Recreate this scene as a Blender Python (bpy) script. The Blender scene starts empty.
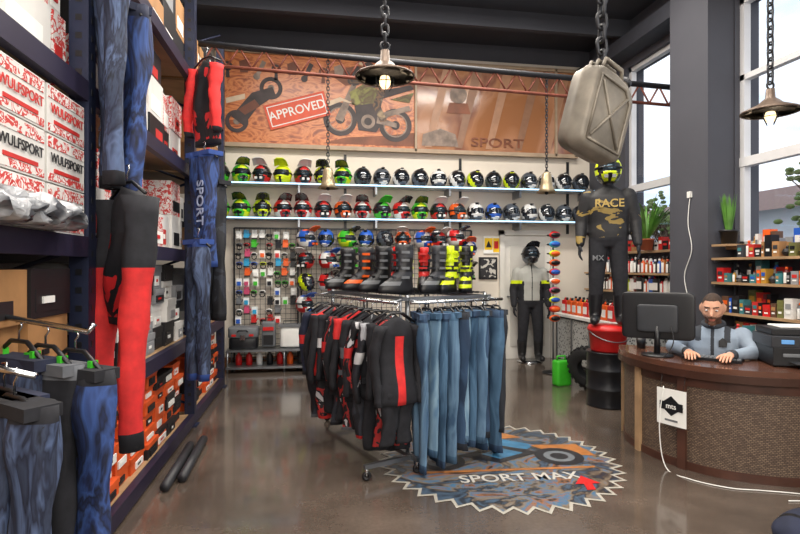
import bpy, math, random
from math import sin, cos, pi, radians, sqrt
from mathutils import Vector, Matrix
R = random.Random(7)
scene = bpy.context.scene
try:
    scene.view_settings.view_transform = 'Standard'
    scene.view_settings.exposure = 0.0
except Exception:
    pass

# ---------------------------------------------------------------- materials
def lin(c):
    if isinstance(c, str):
        c = c.lstrip('#'); c = [int(c[i:i+2], 16)/255 for i in (0, 2, 4)]
    return tuple((x/12.92 if x <= .04045 else ((x+.055)/1.055)**2.4) for x in c)
MC = {}
def pm(name, col, rough=.55, metal=0, var=.12, scale=8, bump=0, es=0, coat=0):
    if name in MC: return MC[name]
    m = bpy.data.materials.new(name); m.use_nodes = True
    n = m.node_tree; b = n.nodes['Principled BSDF']; L = n.links
    c = lin(col)
    tc = n.nodes.new('ShaderNodeTexCoord'); no = n.nodes.new('ShaderNodeTexNoise')
    no.inputs['Scale'].default_value = scale; no.inputs['Detail'].default_value = 4
    L.new(tc.outputs['Object'], no.inputs['Vector'])
    r = n.nodes.new('ShaderNodeValToRGB')
    r.color_ramp.elements[0].position = .3; r.color_ramp.elements[1].position = .7
    r.color_ramp.elements[0].color = tuple(x*(1-var) for x in c)+(1,)
    r.color_ramp.elements[1].color = tuple(min(1, x*(1+var)) for x in c)+(1,)
    L.new(no.outputs['Fac'], r.inputs['Fac']); L.new(r.outputs['Color'], b.inputs['Base Color'])
    b.inputs['Roughness'].default_value = rough; b.inputs['Metallic'].default_value = metal
    if coat: b.inputs['Coat Weight'].default_value = coat
    if bump:
        bp = n.nodes.new('ShaderNodeBump'); bp.inputs['Strength'].default_value = bump
        bp.inputs['Distance'].default_value = .01
        L.new(no.outputs['Fac'], bp.inputs['Height']); L.new(bp.outputs['Normal'], b.inputs['Normal'])
    if es:
        b.inputs['Emission Color'].default_value = c+(1,); b.inputs['Emission Strength'].default_value = es
    MC[name] = m
    return m
def pp(name, cols, scale=4, st=(1, 1, 1), kind='noise', rough=.6, lo=.36, hi=.66, dist=1.0, interp='CONSTANT', bump=0):
    if name in MC: return MC[name]
    m = bpy.data.materials.new(name); m.use_nodes = True
    n = m.node_tree; b = n.nodes['Principled BSDF']; L = n.links
    tc = n.nodes.new('ShaderNodeTexCoord'); mp = n.nodes.new('ShaderNodeMapping')
    mp.inputs['Scale'].default_value = st
    L.new(tc.outputs['Object'], mp.inputs['Vector'])
    if kind == 'noise':
        t = n.nodes.new('ShaderNodeTexNoise'); t.inputs['Detail'].default_value = 3
        t.inputs['Distortion'].default_value = dist; o = t.outputs['Fac']
    elif kind == 'wave':
        t = n.nodes.new('ShaderNodeTexWave'); t.inputs['Distortion'].default_value = dist*4
        t.inputs['Detail'].default_value = 2; o = t.outputs['Fac']
    else:
        t = n.nodes.new('ShaderNodeTexVoronoi'); o = t.outputs['Distance']
    t.inputs['Scale'].default_value = scale
    L.new(mp.outputs['Vector'], t.inputs['Vector'])
    r = n.nodes.new('ShaderNodeValToRGB'); cr = r.color_ramp; cr.interpolation = interp
    k = len(cols)
    while len(cr.elements) < k: cr.elements.new(.5)
    for i, c in enumerate(cols):
        cr.elements[i].position = 0 if (i == 0 and interp == 'CONSTANT') else lo+(hi-lo)*i/max(1, k-1)
        cr.elements[i].color = lin(c)+(1,)
    L.new(o, r.inputs['Fac']); L.new(r.outputs['Color'], b.inputs['Base Color'])
    b.inputs['Roughness'].default_value = rough
    if bump:
        bp = n.nodes.new('ShaderNodeBump'); bp.inputs['Strength'].default_value = bump
        bp.inputs['Distance'].default_value = .01
        L.new(o, bp.inputs['Height']); L.new(bp.outputs['Normal'], b.inputs['Normal'])
    MC[name] = m
    return m

BLK = pm('black_plastic', '#15161a', .4)
BLKC = pm('black_cloth', '#1e1f25', .85, var=.3, scale=20)
GREY = pm('grey_paint', '#6b6e72', .5)
STEEL = pm('steel', '#8d9196', .35, .9)
CHROME = pm('chrome', '#c8ccd0', .2, 1)
WHITE = pm('white_plastic', '#e8e8e4', .45, var=.04)
RED = pm('red_plastic', '#c8201f', .4)
ORANGE = pm('orange_plastic', '#e8601e', .4)
YEL = pm('yellow_fluo', '#d6ea1e', .35)
GREEN = pm('green_plastic', '#3fb82c', .4)
BLUE = pm('blue_plastic', '#2458b8', .4)
CYAN = pm('cyan_plastic', '#2fa0d0', .4)
PINK = pm('pink_plastic', '#c84a72', .4)
WOOD = pm('wood_dark', '#4a2e24', .4, var=.3, scale=5)
WOODL = pm('wood_light', '#a98a68', .5, var=.2, scale=6)
CARD = pm('cardboard', '#a5794c', .8, var=.15)
PAPER = pm('paper_white', '#ecece8', .8, var=.03)

# ---------------------------------------------------------------- mesh builder
class MB:
    def __init__(s): s.v = []; s.f = []; s.m = []; s.sm = []; s.mats = []
    def mi(s, m):
        if m not in s.mats: s.mats.append(m)
        return s.mats.index(m)
    def add(s, vs, fs, m, smooth=False):
        o = len(s.v); s.v += [tuple(p) for p in vs]
        for i, f in enumerate(fs):
            s.f.append(tuple(o+j for j in f))
            s.m.append(s.mi(m[i] if isinstance(m, list) else m)); s.sm.append(smooth)
    def box(s, c, d, m, rz=0, mtx=None):
        hx, hy, hz = d[0]/2, d[1]/2, d[2]/2
        ps = [Vector((x, y, z)) for z in (-hz, hz) for x, y in ((-hx, -hy), (hx, -hy), (hx, hy), (-hx, hy))]
        M = Matrix.Rotation(rz, 3, 'Z') if mtx is None else mtx
        c = Vector(c)
        s.add([M@p+c for p in ps], [(3, 2, 1, 0), (4, 5, 6, 7), (0, 1, 5, 4), (1, 2, 6, 5), (2, 3, 7, 6), (3, 0, 4, 7)], m)
    def b2(s, a, b, m):
        s.box([(a[i]+b[i])/2 for i in range(3)], [abs(b[i]-a[i]) for i in range(3)], m)
    def rings(s, rs, m, cap=True, smooth=True, matfn=None):
        n = len(rs[0]); vs = [p for r in rs for p in r]; fs = []; ms = []
        for i in range(len(rs)-1):
            for j in range(n):
                k = (j+1) % n
                fs.append((i*n+j, i*n+k, (i+1)*n+k, (i+1)*n+j)); ms.append(matfn(i, j) if matfn else m)
        if cap:
            fs.append(tuple(reversed(range(n)))); ms.append(ms[0])
            fs.append(tuple((len(rs)-1)*n+j for j in range(n))); ms.append(ms[-2])
        s.add(vs, fs, ms, smooth)
    def cyl(s, p0, p1, r0, r1=None, m=None, n=12, cap=True):
        r1 = r0 if r1 is None else r1
        p0 = Vector(p0); p1 = Vector(p1); a = (p1-p0).normalized()
        u = a.orthogonal().normalized(); w = a.cross(u)
        s.rings([[p+u*cos(2*pi*j/n)*r+w*sin(2*pi*j/n)*r for j in range(n)] for p, r in ((p0, r0), (p1, r1))], m, cap)
    def tube(s, path, r, m, n=8, closed=False):
        P = [Vector(p) for p in path]; rs = []; u = None
        K = len(P)
        for i, p in enumerate(P):
            if closed: a = (P[(i+1) % K]-P[i-1]).normalized()
            else: a = (P[min(i+1, K-1)]-P[max(i-1, 0)]).normalized()
            if u is None: u = a.orthogonal().normalized()
            else: u = (u-a*u.dot(a)).normalized()
            w = a.cross(u); rr = r[i] if isinstance(r, (list, tuple)) else r
            rs.append([p+u*cos(2*pi*j/n)*rr+w*sin(2*pi*j/n)*rr for j in range(n)])
        if closed: rs.append(rs[0])
        s.rings(rs, m, cap=not closed)
    def lathe(s, prof, c, m, n=24, mtx=None, cap=True, matfn=None):
        c = Vector(c); M = mtx or Matrix.Identity(3)
        s.rings([[M@Vector((r*cos(2*pi*j/n), r*sin(2*pi*j/n), z))+c for j in range(n)] for r, z in prof], m, cap, True, matfn)
    def ell(s, c, r, m, mtx=None, n=14, k=9):
        prof = []
        M = (mtx or Matrix.Identity(3))@Matrix.Diagonal(Vector(r))
        for i in range(k+1):
            a = -pi/2+pi*i/k
            prof.append((max(cos(a), .02), sin(a)))
        s.lathe(prof, c, m, n, M)
    def cap(s, p0, p1, r0, r1, m, n=12):
        p0 = Vector(p0); p1 = Vector(p1); a = (p1-p0).normalized(); u = a.orthogonal().normalized(); w = a.cross(u)
        st = [(p0-a*r0*cos(t), r0*max(sin(t), .05)) for t in (0, .5, 1.0, pi/2)]+[(p1+a*r1*sin(t), r1*max(cos(t), .05)) for t in (0, .55, 1.05, pi/2)]
        s.rings([[p+u*cos(2*pi*j/n)*r+w*sin(2*pi*j/n)*r for j in range(n)] for p, r in st], m)
    def torus(s, c, R0, r, m, mtx=None, n=24, k=8, matfn=None):
        c = Vector(c); M = mtx or Matrix.Identity(3)
        rs = []
        for i in range(n+1):
            a = 2*pi*i/n
            rs.append([M@Vector(((R0+r*cos(2*pi*j/k))*cos(a), (R0+r*cos(2*pi*j/k))*sin(a), r*sin(2*pi*j/k)))+c for j in range(k)])
        s.rings(rs, m, False)
    def quad(s, pts, m): s.add(pts, [tuple(range(len(pts)))], m)
    def mesh(s, name):
        me = bpy.data.meshes.new(name); me.from_pydata(s.v, [], s.f)
        for m in s.mats: me.materials.append(m)
        me.polygons.foreach_set('material_index', s.m); me.polygons.foreach_set('use_smooth', s.sm)
        me.update(); return me
    def build(s, name, loc=(0, 0, 0), rz=0, parent=None, bevel=0):
        return obj(name, s.mesh(name), loc, (0, 0, rz), parent, bevel)
def obj(name, me, loc=(0, 0, 0), rot=(0, 0, 0), parent=None, bevel=0):
    o = bpy.data.objects.new(name, me); scene.collection.objects.link(o)
    o.location = loc; o.rotation_euler = rot
    if parent: o.parent = parent
    if bevel:
        b = o.modifiers.new('bevel', 'BEVEL'); b.width = bevel; b.segments = 2; b.limit_method = 'ANGLE'; b.angle_limit = radians(50)
    return o
def empty(name, loc=(0, 0, 0), rz=0):
    return obj(name, None, loc, (0, 0, rz))
def text(name, body, size, loc, rot, m, parent=None, ex=.001, sx=1.0, shear=0):
    c = bpy.data.curves.new(name, 'FONT'); c.body = body; c.size = size; c.extrude = ex; c.align_x = 'CENTER'; c.align_y = 'CENTER'; c.shear = shear
    c.offset = size*.012
    t = bpy.data.objects.new(name, c); scene.collection.objects.link(t); bpy.context.view_layer.update()
    me = bpy.data.meshes.new_from_object(t.evaluated_get(bpy.context.evaluated_depsgraph_get()))
    bpy.data.objects.remove(t); me.materials.clear(); me.materials.append(m)
    o = obj(name, me, loc, rot, parent); o.scale = (sx, 1, 1)
    return o
def fuse(mb, vox, it, colour, mats, name):
    me = mb.mesh('tmp'); o = obj('tmp', me)
    r = o.modifiers.new('r', 'REMESH'); r.mode = 'VOXEL'; r.voxel_size = vox
    sm = o.modifiers.new('s', 'SMOOTH'); sm.factor = .5; sm.iterations = it
    bpy.context.view_layer.update()
    out = bpy.data.meshes.new_from_object(o.evaluated_get(bpy.context.evaluated_depsgraph_get()))
    bpy.data.objects.remove(o); out.name = name; out.materials.clear()
    for m in mats: out.materials.append(m)
    for p in out.polygons:
        p.use_smooth = True; p.material_index = colour(p.center)
    return out
def catmull(P, k=8):
    out = []; P = [Vector(p) for p in P]
    for i in range(len(P)-1):
        a = P[max(i-1, 0)]; b = P[i]; c = P[i+1]; d = P[min(i+2, len(P)-1)]
        for j in range(k):
            t = j/k
            out.append(.5*((2*b)+(c-a)*t+(2*a-5*b+4*c-d)*t*t+(3*b-a-3*c+d)*t**3))
    out.append(P[-1]); return out

# ================================================================ ROOM
XL, XR, YF, YB, ZC = -2.35, 4.6, -1.6, 8.35, 5.12
def concrete():
    m = bpy.data.materials.new('polished_concrete'); m.use_nodes = True
    n = m.node_tree; b = n.nodes['Principled BSDF']; L = n.links
    tc = n.nodes.new('ShaderNodeTexCoord')
    a = n.nodes.new('ShaderNodeTexNoise'); a.inputs['Scale'].default_value = .9; a.inputs['Detail'].default_value = 8; a.inputs['Roughness'].default_value = .65
    c = n.nodes.new('ShaderNodeTexNoise'); c.inputs['Scale'].default_value = 45; c.inputs['Detail'].default_value = 3
    L.new(tc.outputs['Object'], a.inputs['Vector']); L.new(tc.outputs['Object'], c.inputs['Vector'])
    r = n.nodes.new('ShaderNodeValToRGB')
    r.color_ramp.elements[0].position = .3; r.color_ramp.elements[1].position = .72
    r.color_ramp.elements[0].color = lin('#3c342e')+(1,); r.color_ramp.elements[1].color = lin('#6d6056')+(1,)
    mx = n.nodes.new('ShaderNodeMix'); mx.data_type = 'RGBA'; mx.blend_type = 'OVERLAY'; mx.inputs[0].default_value = .25
    L.new(a.outputs['Fac'], r.inputs['Fac']); L.new(r.outputs['Color'], mx.inputs[6]); L.new(c.outputs['Fac'], mx.inputs[7])
    L.new(mx.outputs[2], b.inputs['Base Color'])
    mr = n.nodes.new('ShaderNodeMapRange'); mr.inputs[3].default_value = .1; mr.inputs[4].default_value = .34
    L.new(a.outputs['Fac'], mr.inputs[0]); L.new(mr.outputs[0], b.inputs['Roughness'])
    b.inputs['Coat Weight'].default_value = .6; b.inputs['Coat Roughness'].default_value = .09
    return m
FLOOR = concrete()
WALLW = pm('wall_cream_paint', '#dfd6c9', .8, var=.05, scale=2)
WALLD = pm('wall_dark_grey', '#494a52', .75, var=.06, scale=2)
CEIL = pm('ceiling_dark', '#3a3c44', .8, var=.1, scale=1.5)
BASEW = pm('baseboard_wood', '#8a5a34', .5, var=.2)
a = MB(); a.b2((XL-.2, YF-.2, -.1), (XR+.3, YB+.2, 0), FLOOR); a.build('floor')
a = MB(); a.b2((XL-.2, YF-.2, ZC), (XR+.3, YB+.2, ZC+.15), CEIL); a.build('ceiling')
a = MB(); a.b2((XL-.2, YB, 0), (XR+.3, YB+.2, 4.85), WALLW); a.b2((XL-.2, YB, 4.85), (XR+.3, YB+.2, ZC), WALLD); a.build('wall_back')
a = MB(); a.b2((XL-.2, YF, 0), (XL, YB, ZC), WALLD); a.build('wall_left')
a = MB(); a.b2((XL-.2, YF-.2, 0), (XR+.3, YF, ZC), WALLW); a.build('wall_front')
a = MB()
SILL, HEAD = 1.72, 4.45
a.b2((XR, YF, 0), (XR+.3, YB, SILL), WALLD); a.b2((XR, YF, HEAD), (XR+.3, YB, ZC), WALLD)
for y0, y1 in ((7.3, YB), (5.21, 5.92), (2.3, 2.65), (YF, -.6)):
    a.b2((XR, y0, SILL), (XR+.3, y1, HEAD), WALLD)
a.build('wall_right')
a = MB(); a.b2((4.28, 5.23, 0), (XR, 5.86, ZC), WALLD); a.build('pillar')
a = MB(); a.b2((-1.35, 8.32, 0), (3.0, 8.35, .14), BASEW); a.build('baseboard_back', bevel=.004)
a = MB(); a.b2((4.3, -1.6, 4.55), (4.6, 8.35, 4.75), pm('beam_paint', '#33353d', .6)); a.build('trim_1')
a = MB()
a.b2((XL, 7.15, 4.86), (XR, 7.23, 4.9), CEIL); a.b2((XL, 7.18, 4.9), (XR, 7.2, ZC), CEIL)
a.build('trim_2')
# windows
GL = bpy.data.materials.new('window_glass'); GL.use_nodes = True
n = GL.node_tree; n.nodes.remove(n.nodes['Principled BSDF'])
tr = n.nodes.new('ShaderNodeBsdfTransparent'); gl = n.nodes.new('ShaderNodeBsdfGlossy'); gl.inputs['Roughness'].default_value = .03
mx = n.nodes.new('ShaderNodeMixShader'); mx.inputs[0].default_value = .05
n.links.new(tr.outputs[0], mx.inputs[1]); n.links.new(gl.outputs[0], mx.inputs[2])
n.links.new(mx.outputs[0], n.nodes['Material Output'].inputs['Surface'])
FRM = pm('window_frame_white', '#d6d6d8', .4, var=.03)
def window(name, y0, y1, mull, top=True):
    a = MB(); x0, x1 = XR+.06, XR+.14; t = .06
    a.b2((x0, y0, SILL), (x1, y1, SILL+t), FRM); a.b2((x0, y0, HEAD-t), (x1, y1, HEAD), FRM)
    a.b2((x0, y0, SILL), (x1, y0+t, HEAD), FRM); a.b2((x0, y1-t, SILL), (x1, y1, HEAD), FRM)
    a.b2((x0-.01, y0, 2.6), (x1, y1, 2.7), FRM)
    if top: a.b2((x0, y0, 3.55), (x1, y1, 3.61), FRM)
    for y in mull: a.b2((x0, y-.035, SILL), (x1, y+.035, HEAD), FRM)
    a.quad([(x0+.04, y0, SILL), (x0+.04, y1, SILL), (x0+.04, y1, HEAD), (x0+.04, y0, HEAD)], GL)
    a.build(name)
    s = MB(); s.b2((XR-.12, y0, SILL-.03), (XR+.06, y1, SILL+.005), WOODL); s.build('window_sill', bevel=.004)
window('window_1', 5.92, 7.3, [], False); window('window_2', 2.65, 5.21, [4.3, 3.5]); window('added_window', -.6, 2.3, [.8])  # last window is out of view, added to let in more daylight
# outside
a = MB(); a.b2((5.2, -30, -.2), (60, 60, -.05), pm('asphalt', '#77797b', .9)); a.build('ground_outside')
SID = pp('siding_white', ['#d6d9de', '#b4b9c0'], 3, (0, 0, 4), 'wave', .7, dist=0)
ROOF = pm('roof_tiles', '#86695f', .8, var=.2, scale=20)
a = MB(); a.b2((11, 3, -.05), (17, 26, 2.9), SID)
a.add([(10.6, 2.6, 2.85), (10.6, 26.4, 2.85), (14, 26.4, 3.9), (14, 2.6, 3.9), (17.4, 26.4, 2.85), (17.4, 2.6, 2.85)], [(0, 3, 2, 1), (3, 5, 4, 2), (0, 5, 3), (1, 2, 4)], ROOF)
for y in range(4, 26, 3):
    a.b2((10.97, y, .9), (11.02, y+1.3, 2.2), FRM); a.b2((10.95, y+.08, .98), (11.0, y+1.22, 2.12), pm('dark_pane', '#39434f', .15))
a.build('neighbour_building')
LEAFB = pm('tree_leaves', '#66743f', .8, var=.4, scale=3, bump=.5); BARK = pm('bark', '#5a4636', .9)
for (tx, ty, th) in ((9.0, 12.6, 2.3), (9.4, 7.9, 1.9)):
    a = MB()
    a.cyl((0, 0, -.05), (0, 0, th+.3), .12, .06, BARK, 10)
    for k in range(46):
        t = R.uniform(0, 2*pi); l = R.uniform(.5, 1.3); z = R.uniform(th*.75, th+.3); p = Vector((0, 0, z)); q = p+Vector((cos(t)*l*.8, sin(t)*l*.8, l*.8)); a.tube([p, (p+q)/2+Vector((0, 0, -.1)), q], [.03, .02, .008], BARK, 5)
        for j in range(6): a.ell(q+Vector((R.gauss(0, .2), R.gauss(0, .2), R.gauss(0, .16))), (.08, .08, .05), LEAFB, n=6, k=4)
    a.build('tree', (tx, ty, 0))

# door, signs on back wall
a = MB(); DW = pm('door_white', '#dcd9d2', .5, var=.03)
a.b2((3.0, 8.27, 0), (3.08, 8.349, 2.1), DW); a.b2((3.88, 8.27, 0), (3.96, 8.349, 2.1), DW); a.b2((3.0, 8.27, 2.02), (3.96, 8.349, 2.1), DW)
a.b2((3.08, 8.31, 0), (3.88, 8.349, 2.02), DW)
for z0, z1 in ((.2, .85), (1.0, 1.85)):
    a.b2((3.18, 8.295, z0), (3.78, 8.315, z1), pm('door_panel', '#c9c6bf', .5, var=.03))
a.cyl((3.14, 8.31, 1.02), (3.14, 8.24, 1.02), .012, None, STEEL); a.cyl((3.14, 8.25, 1.02), (3.26, 8.25, 1.02), .01, None, STEEL)
a.build('door_1', bevel=.004)
a = MB(); a.b2((2.74, 8.325, 1.72), (3.02, 8.345, 2.0), PAPER); a.b2((2.755, 8.322, 1.78), (2.89, 8.326, 1.97), pm('sign_yellow', '#f0c420', .5)); a.b2((2.9, 8.322, 1.74), (3.0, 8.326, 1.97), MC['sign_yellow'])
a.add([(2.775, 8.319, 1.82), (2.87, 8.319, 1.82), (2.822, 8.319, 1.93)], [(0, 1, 2)], BLK); a.b2((2.915, 8.319, 1.8), (2.985, 8.321, 1.92), RED); a.build('warning_sign')
a = MB(); a.b2((2.66, 8.32, 1.3), (2.97, 8.345, 1.66), BLK); a.b2((2.69, 8.315, 1.33), (2.94, 8.325, 1.63), pp('poster_print', ['#2a2a2e', '#c8c4bc', '#8a3030'], 9)); a.build('wall_poster')

# ================================================================ UPPER BANNER
a = MB(); FR = pm('banner_frame', '#a8937c', .5)
BO = pp('banner_orange_print', ['#8f4a2c', '#b8693c', '#cf8452', '#be6f42', '#9a5030', '#7c4028'], 1.7, (1, 1, 2.2), rough=.3, interp='LINEAR', dist=4, lo=.3, hi=.72)
BG = pp('banner_grey_print', ['#9c6a48', '#ad7d5e', '#84594a', '#b58c70'], 1.1, (1, 1, .5), rough=.15, interp='LINEAR')
a.b2((-1.4, 8.27, 3.36), (1.62, 8.33, 4.72), BO); a.b2((1.62, 8.27, 3.36), (4.3, 8.33, 4.72), BG)
for x in (-1.42, 1.6, 3.95, 4.3): a.b2((x-.015, 8.23, 3.32), (x+.02, 8.3, 4.76), FR)
a.b2((-1.44, 8.23, 3.3), (4.33, 8.3, 3.36), FR); a.b2((-1.44, 8.23, 4.71), (4.33, 8.3, 4.76), FR)
ban = a.build('wall_banner')
a = MB(); DK = pm('banner_print_dark', '#35292a', .5, var=.5, scale=6); YG = pp('banner_print_lime', ['#7c7e3c', '#55402c', '#8f8f4a'], 6, rough=.5, interp='LINEAR'); LT = pm('banner_print_light', '#cdb69c', .5); SH = pm('banner_print_shade', '#7a452c', .5, var=.4, scale=3)
MT = pm('banner_print_metal', '#867468', .5, var=.4, scale=9); BRN = pm('banner_print_brown', '#6b3a26', .5)
def disc(mb, x, z, r, y, m, n=24, sx=1, ri=0):
    if ri:
        vs = [(x+cos(2*pi*i/n)*rr*sx, y, z+sin(2*pi*i/n)*rr) for rr in (r, ri) for i in range(n)]
        mb.add(vs, [(i, (i+1) % n, n+(i+1) % n, n+i) for i in range(n)], m)
    else: mb.quad([(x+cos(2*pi*i/n)*r*sx, y, z+sin(2*pi*i/n)*r) for i in range(n)], m)
def flat(mb, pts, y, m): mb.quad([(p[0], y, p[1]) for p in pts], m)
flat(a, [(.15, 3.4), (1.6, 3.4), (1.6, 3.62), (1.1, 3.55), (.5, 3.5)], 8.266, SH)
flat(a, [(.2, 4.5), (.7, 4.62), (1.55, 4.55), (1.6, 4.3), (1.0, 4.38), (.5, 4.3)], 8.2665, SH)
for cx, cz in ((.42, 3.78), (1.28, 3.72)):
    disc(a, cx, cz, .26, 8.262, DK, ri=.19); disc(a, cx, cz, .19, 8.2625, MT, ri=.17); disc(a, cx, cz, .07, 8.262, DK)
    for k in range(9):
        t = 2*pi*k/9; flat(a, [(cx+cos(t)*.05, cz+sin(t)*.05), (cx+cos(t+.04)*.19, cz+sin(t+.04)*.19), (cx+cos(t+.09)*.19, cz+sin(t+.09)*.19)], 8.2635, MT)
flat(a, [(.34, 3.78), (.62, 4.38), (.69, 4.36), (.46, 3.74)], 8.261, MT); flat(a, [(.62, 4.3), (.48, 4.5), (.53, 4.53), (.72, 4.33)], 8.2605, DK)
flat(a, [(.18, 4.02), (.42, 4.12), (.7, 4.0), (.45, 4.06), (.2, 3.95)], 8.2605, LT)
flat(a, [(.56, 4.2), (.78, 4.34), (1.05, 4.25), (1.0, 4.05), (.75, 3.98), (.6, 4.02)], 8.2605, YG)
flat(a, [(1.0, 4.24), (1.52, 4.36), (1.58, 4.3), (1.05, 4.12)], 8.2602, DK); flat(a, [(1.2, 4.12), (1.58, 4.25), (1.5, 4.08)], 8.2604, YG)
flat(a, [(.64, 4.0), (1.02, 4.06), (1.1, 3.8), (.98, 3.6), (.7, 3.62)], 8.2603, DK); disc(a, .85, 3.76, .11, 8.2598, MT); disc(a, .85, 3.76, .06, 8.2596, DK)
flat(a, [(.98, 3.74), (1.3, 3.68), (1.3, 3.75), (1.0, 3.85)], 8.2597, MT); flat(a, [(1.05, 3.9), (1.5, 4.04), (1.52, 3.96), (1.1, 3.83)], 8.2595, MT)
# printed rider on the machine
RID = pp('banner_print_rider', ['#2c2424', '#7c5a3c', '#3a2c2c', '#a08a6c'], 5, rough=.5, interp='LINEAR')
flat(a, [(.8, 4.3), (1.05, 4.28), (1.2, 4.5), (1.08, 4.6), (.86, 4.56), (.7, 4.42), (.56, 4.4), (.57, 4.34), (.74, 4.35)], 8.2592, RID); disc(a, .86, 4.6, .085, 8.259, DK); flat(a, [(.76, 4.62), (.66, 4.66), (.82, 4.69)], 8.2589, LT)
flat(a, [(1.02, 4.28), (1.12, 4.26), (1.05, 4.0), (1.15, 3.78), (1.04, 3.76), (.92, 4.02)], 8.2588, RID)
for cx, cz in ((-1.12, 3.68), (-.62, 4.2)): disc(a, cx, cz, .17, 8.262, DK, ri=.11); disc(a, cx, cz, .05, 8.262, MT)
flat(a, [(-1.2, 3.75), (-.9, 4.12), (-.6, 4.22), (-.55, 4.1), (-.82, 3.9), (-1.02, 3.62)], 8.2615, DK); flat(a, [(-1.1, 3.86), (-.86, 4.02), (-.78, 3.92), (-1.0, 3.78)], 8.261, BRN); flat(a, [(-1.28, 4.02), (-1.0, 4.1), (-1.0, 4.02), (-1.27, 3.94)], 8.261, LT)
for k in range(12):
    x = -1.25+k*.235; z = 4.5+.02*sin(k*2); m = [DK, BRN, MT, DK, BRN][k % 5]; c_, s_ = .055, .1
    if k % 3 == 0:
        disc(a, x, z, .07, 8.262, m, ri=.035); flat(a, [(x-.02, z-.05), (x+.02, z-.05), (x+.03, z-.17), (x-.03, z-.17)], 8.262, m)
    elif k % 3 == 1: flat(a, [(x-c_, z-s_), (x+c_, z-s_), (x+c_*1.5, z+.04), (x+.02, z+s_), (x-c_*1.3, z+.06)], 8.262, m)
    else: flat(a, [(x-.09, z-.14), (x-.03, z-.15), (x+.09, z+.1), (x+.03, z+.13)], 8.262, m); disc(a, x-.05, z-.12, .05, 8.2615, m)
for k in range(5): flat(a, [(1.75+k*.5, 3.4), (1.86+k*.5, 3.4), (2.2+k*.5, 4.66), (2.05+k*.5, 4.66)], 8.262+.0005*k, pm('banner_print_streak%d' % (k % 2), ['#a87e62', '#8e6850'][k % 2], .4))
flat(a, [(1.7, 3.42), (2.3, 3.42), (2.25, 3.62), (2.0, 3.7), (1.72, 3.6)], 8.2615, MT); disc(a, 2.3, 4.25, .14, 8.26, MT); flat(a, [(2.1, 3.95), (2.5, 3.95), (2.45, 4.12), (2.15, 4.12)], 8.26, SH)
a.build('print_graphics', parent=ban)
st = empty('approved_stamp', (-.23, 8.25, 3.88)); st.parent = ban; st.rotation_euler = (0, radians(-17), 0)
a = MB(); a.b2((-.47, -.004, -.19), (.47, 0, .19), pm('stamp_red', '#d4502e', .5)); a.b2((-.435, -.006, -.155), (.435, -.003, .155), PAPER); a.b2((-.42, -.008, -.14), (.42, -.005, .14), MC['stamp_red'])
a.build('stamp_plate', parent=st)
text('stamp_text', 'APPROVED', .185, (0, -.01, 0), (radians(90), 0, 0), PAPER, st, sx=.95)
text('banner_text', 'SPORT', .2, (2.95, 8.255, 3.5), (radians(90), 0, 0), SH, ban, sx=1.5)

# ================================================================ HELMETS
GOG = pm('goggle_black', '#101114', .35); VIS = pm('visor_smoke', '#1c232b', .05, .3, coat=1)
LENS = pm('goggle_lens', '#3a4c58', .1, .6)
def helmet(name, c1, c2, c3, mx=True):
    a = MB(); N, K = 32, 20; V = []
    for i in range(K+1):
        la = radians(-58+148*i/K); row = []
        for j in range(N):
            lo = 2*pi*j/N; f = cos(lo)
            x = .122*cos(la)*sin(lo); y = -.148*cos(la)*f; z = .14*sin(la)
            if la < radians(-8) and f > .3:
                k = (f-.3)/.7; y -= (.055 if mx else .022)*k; x *= 1-.12*k
            if la > 0 and f < 0: y += .012*sin(2*la)
            dl = math.degrees(la); aa = abs(math.degrees(math.atan2(sin(lo), cos(lo))))
            if aa < 56 and -12 < dl < 20:
                y *= .93 if mx else .985; x *= .97
            row.append((x, y, z))
        V.append(row)
    def mf(i, j):
        dl = -58+148*(i+.5)/K; aa = abs(((j+.5)/N*360+180) % 360-180)
        if aa < 56 and -13 < dl < 20: return GOG if mx else VIS
        if mx:
            if dl < -20 and aa < 14: return GOG
            if dl < -20: return c2 if aa > 48 else c1
            if 20 < aa+dl*.6 < 45 or 95 < aa-dl*.3 < 125: return c2
            if dl > 55 and aa < 90: return c3
        else:
            if 60 < aa-dl*.5 < 95: return c2
            if dl < -35: return c3
            if dl > 45 and aa < 24: return c2
        return c1
    a.rings(V, c1, True, True, mf)
    if mx:
        pts = []
        for i in range(6):
            t = i/5
            y = -.09-.15*t; z = .118+.06*sin(t*1.5); w = .096-.02*t
            pts.append([(-w, y, z-.02), (-w*.5, y, z+.006), (w*.5, y, z+.006), (w, y, z-.02), (w*.5, y, z-.004), (-w*.5, y, z-.004)])
        a.rings(pts, c3, True, False)
        a.ell((0, -.13, .008), (.064, .024, .04), LENS)
        a.torus((0, 0, .012), 1, .09, BLK, Matrix.Diagonal(Vector((.122, .146, .14))), 28, 6)
        for s in (-1, 1): a.box((s*.034, -.185, -.08), (.034, .02, .03), c3)
    else:
        for s in (-1, 1): a.cyl((s*.112, -.03, .01), (s*.124, -.03, .01), .02, .016, c2, 12)
        a.box((0, -.155, -.08), (.06, .02, .014), c3); a.box((0, -.08, .125), (.04, .05, .012), BLK)
    return a.mesh(name)
HW = pm('helmet_white', '#e4e4e2', .25, coat=.6, var=.03); HB = pm('helmet_black', '#1d1e22', .25, coat=.6); HG = pm('helmet_gunmetal', '#5b626c', .3, .3)
HM = [helmet('helmet_a', HB, GREEN, GREEN), helmet('helmet_b', RED, HW, HB), helmet('helmet_c', HB, RED, HW), helmet('helmet_d', YEL, YEL, YEL),
      helmet('helmet_e', BLUE, HW, ORANGE), helmet('helmet_f', HW, RED, BLUE), helmet('helmet_g', GREEN, YEL, HB), helmet('helmet_h', ORANGE, HB, HW), helmet('helmet_q', YEL, HB, HB)]
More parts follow.
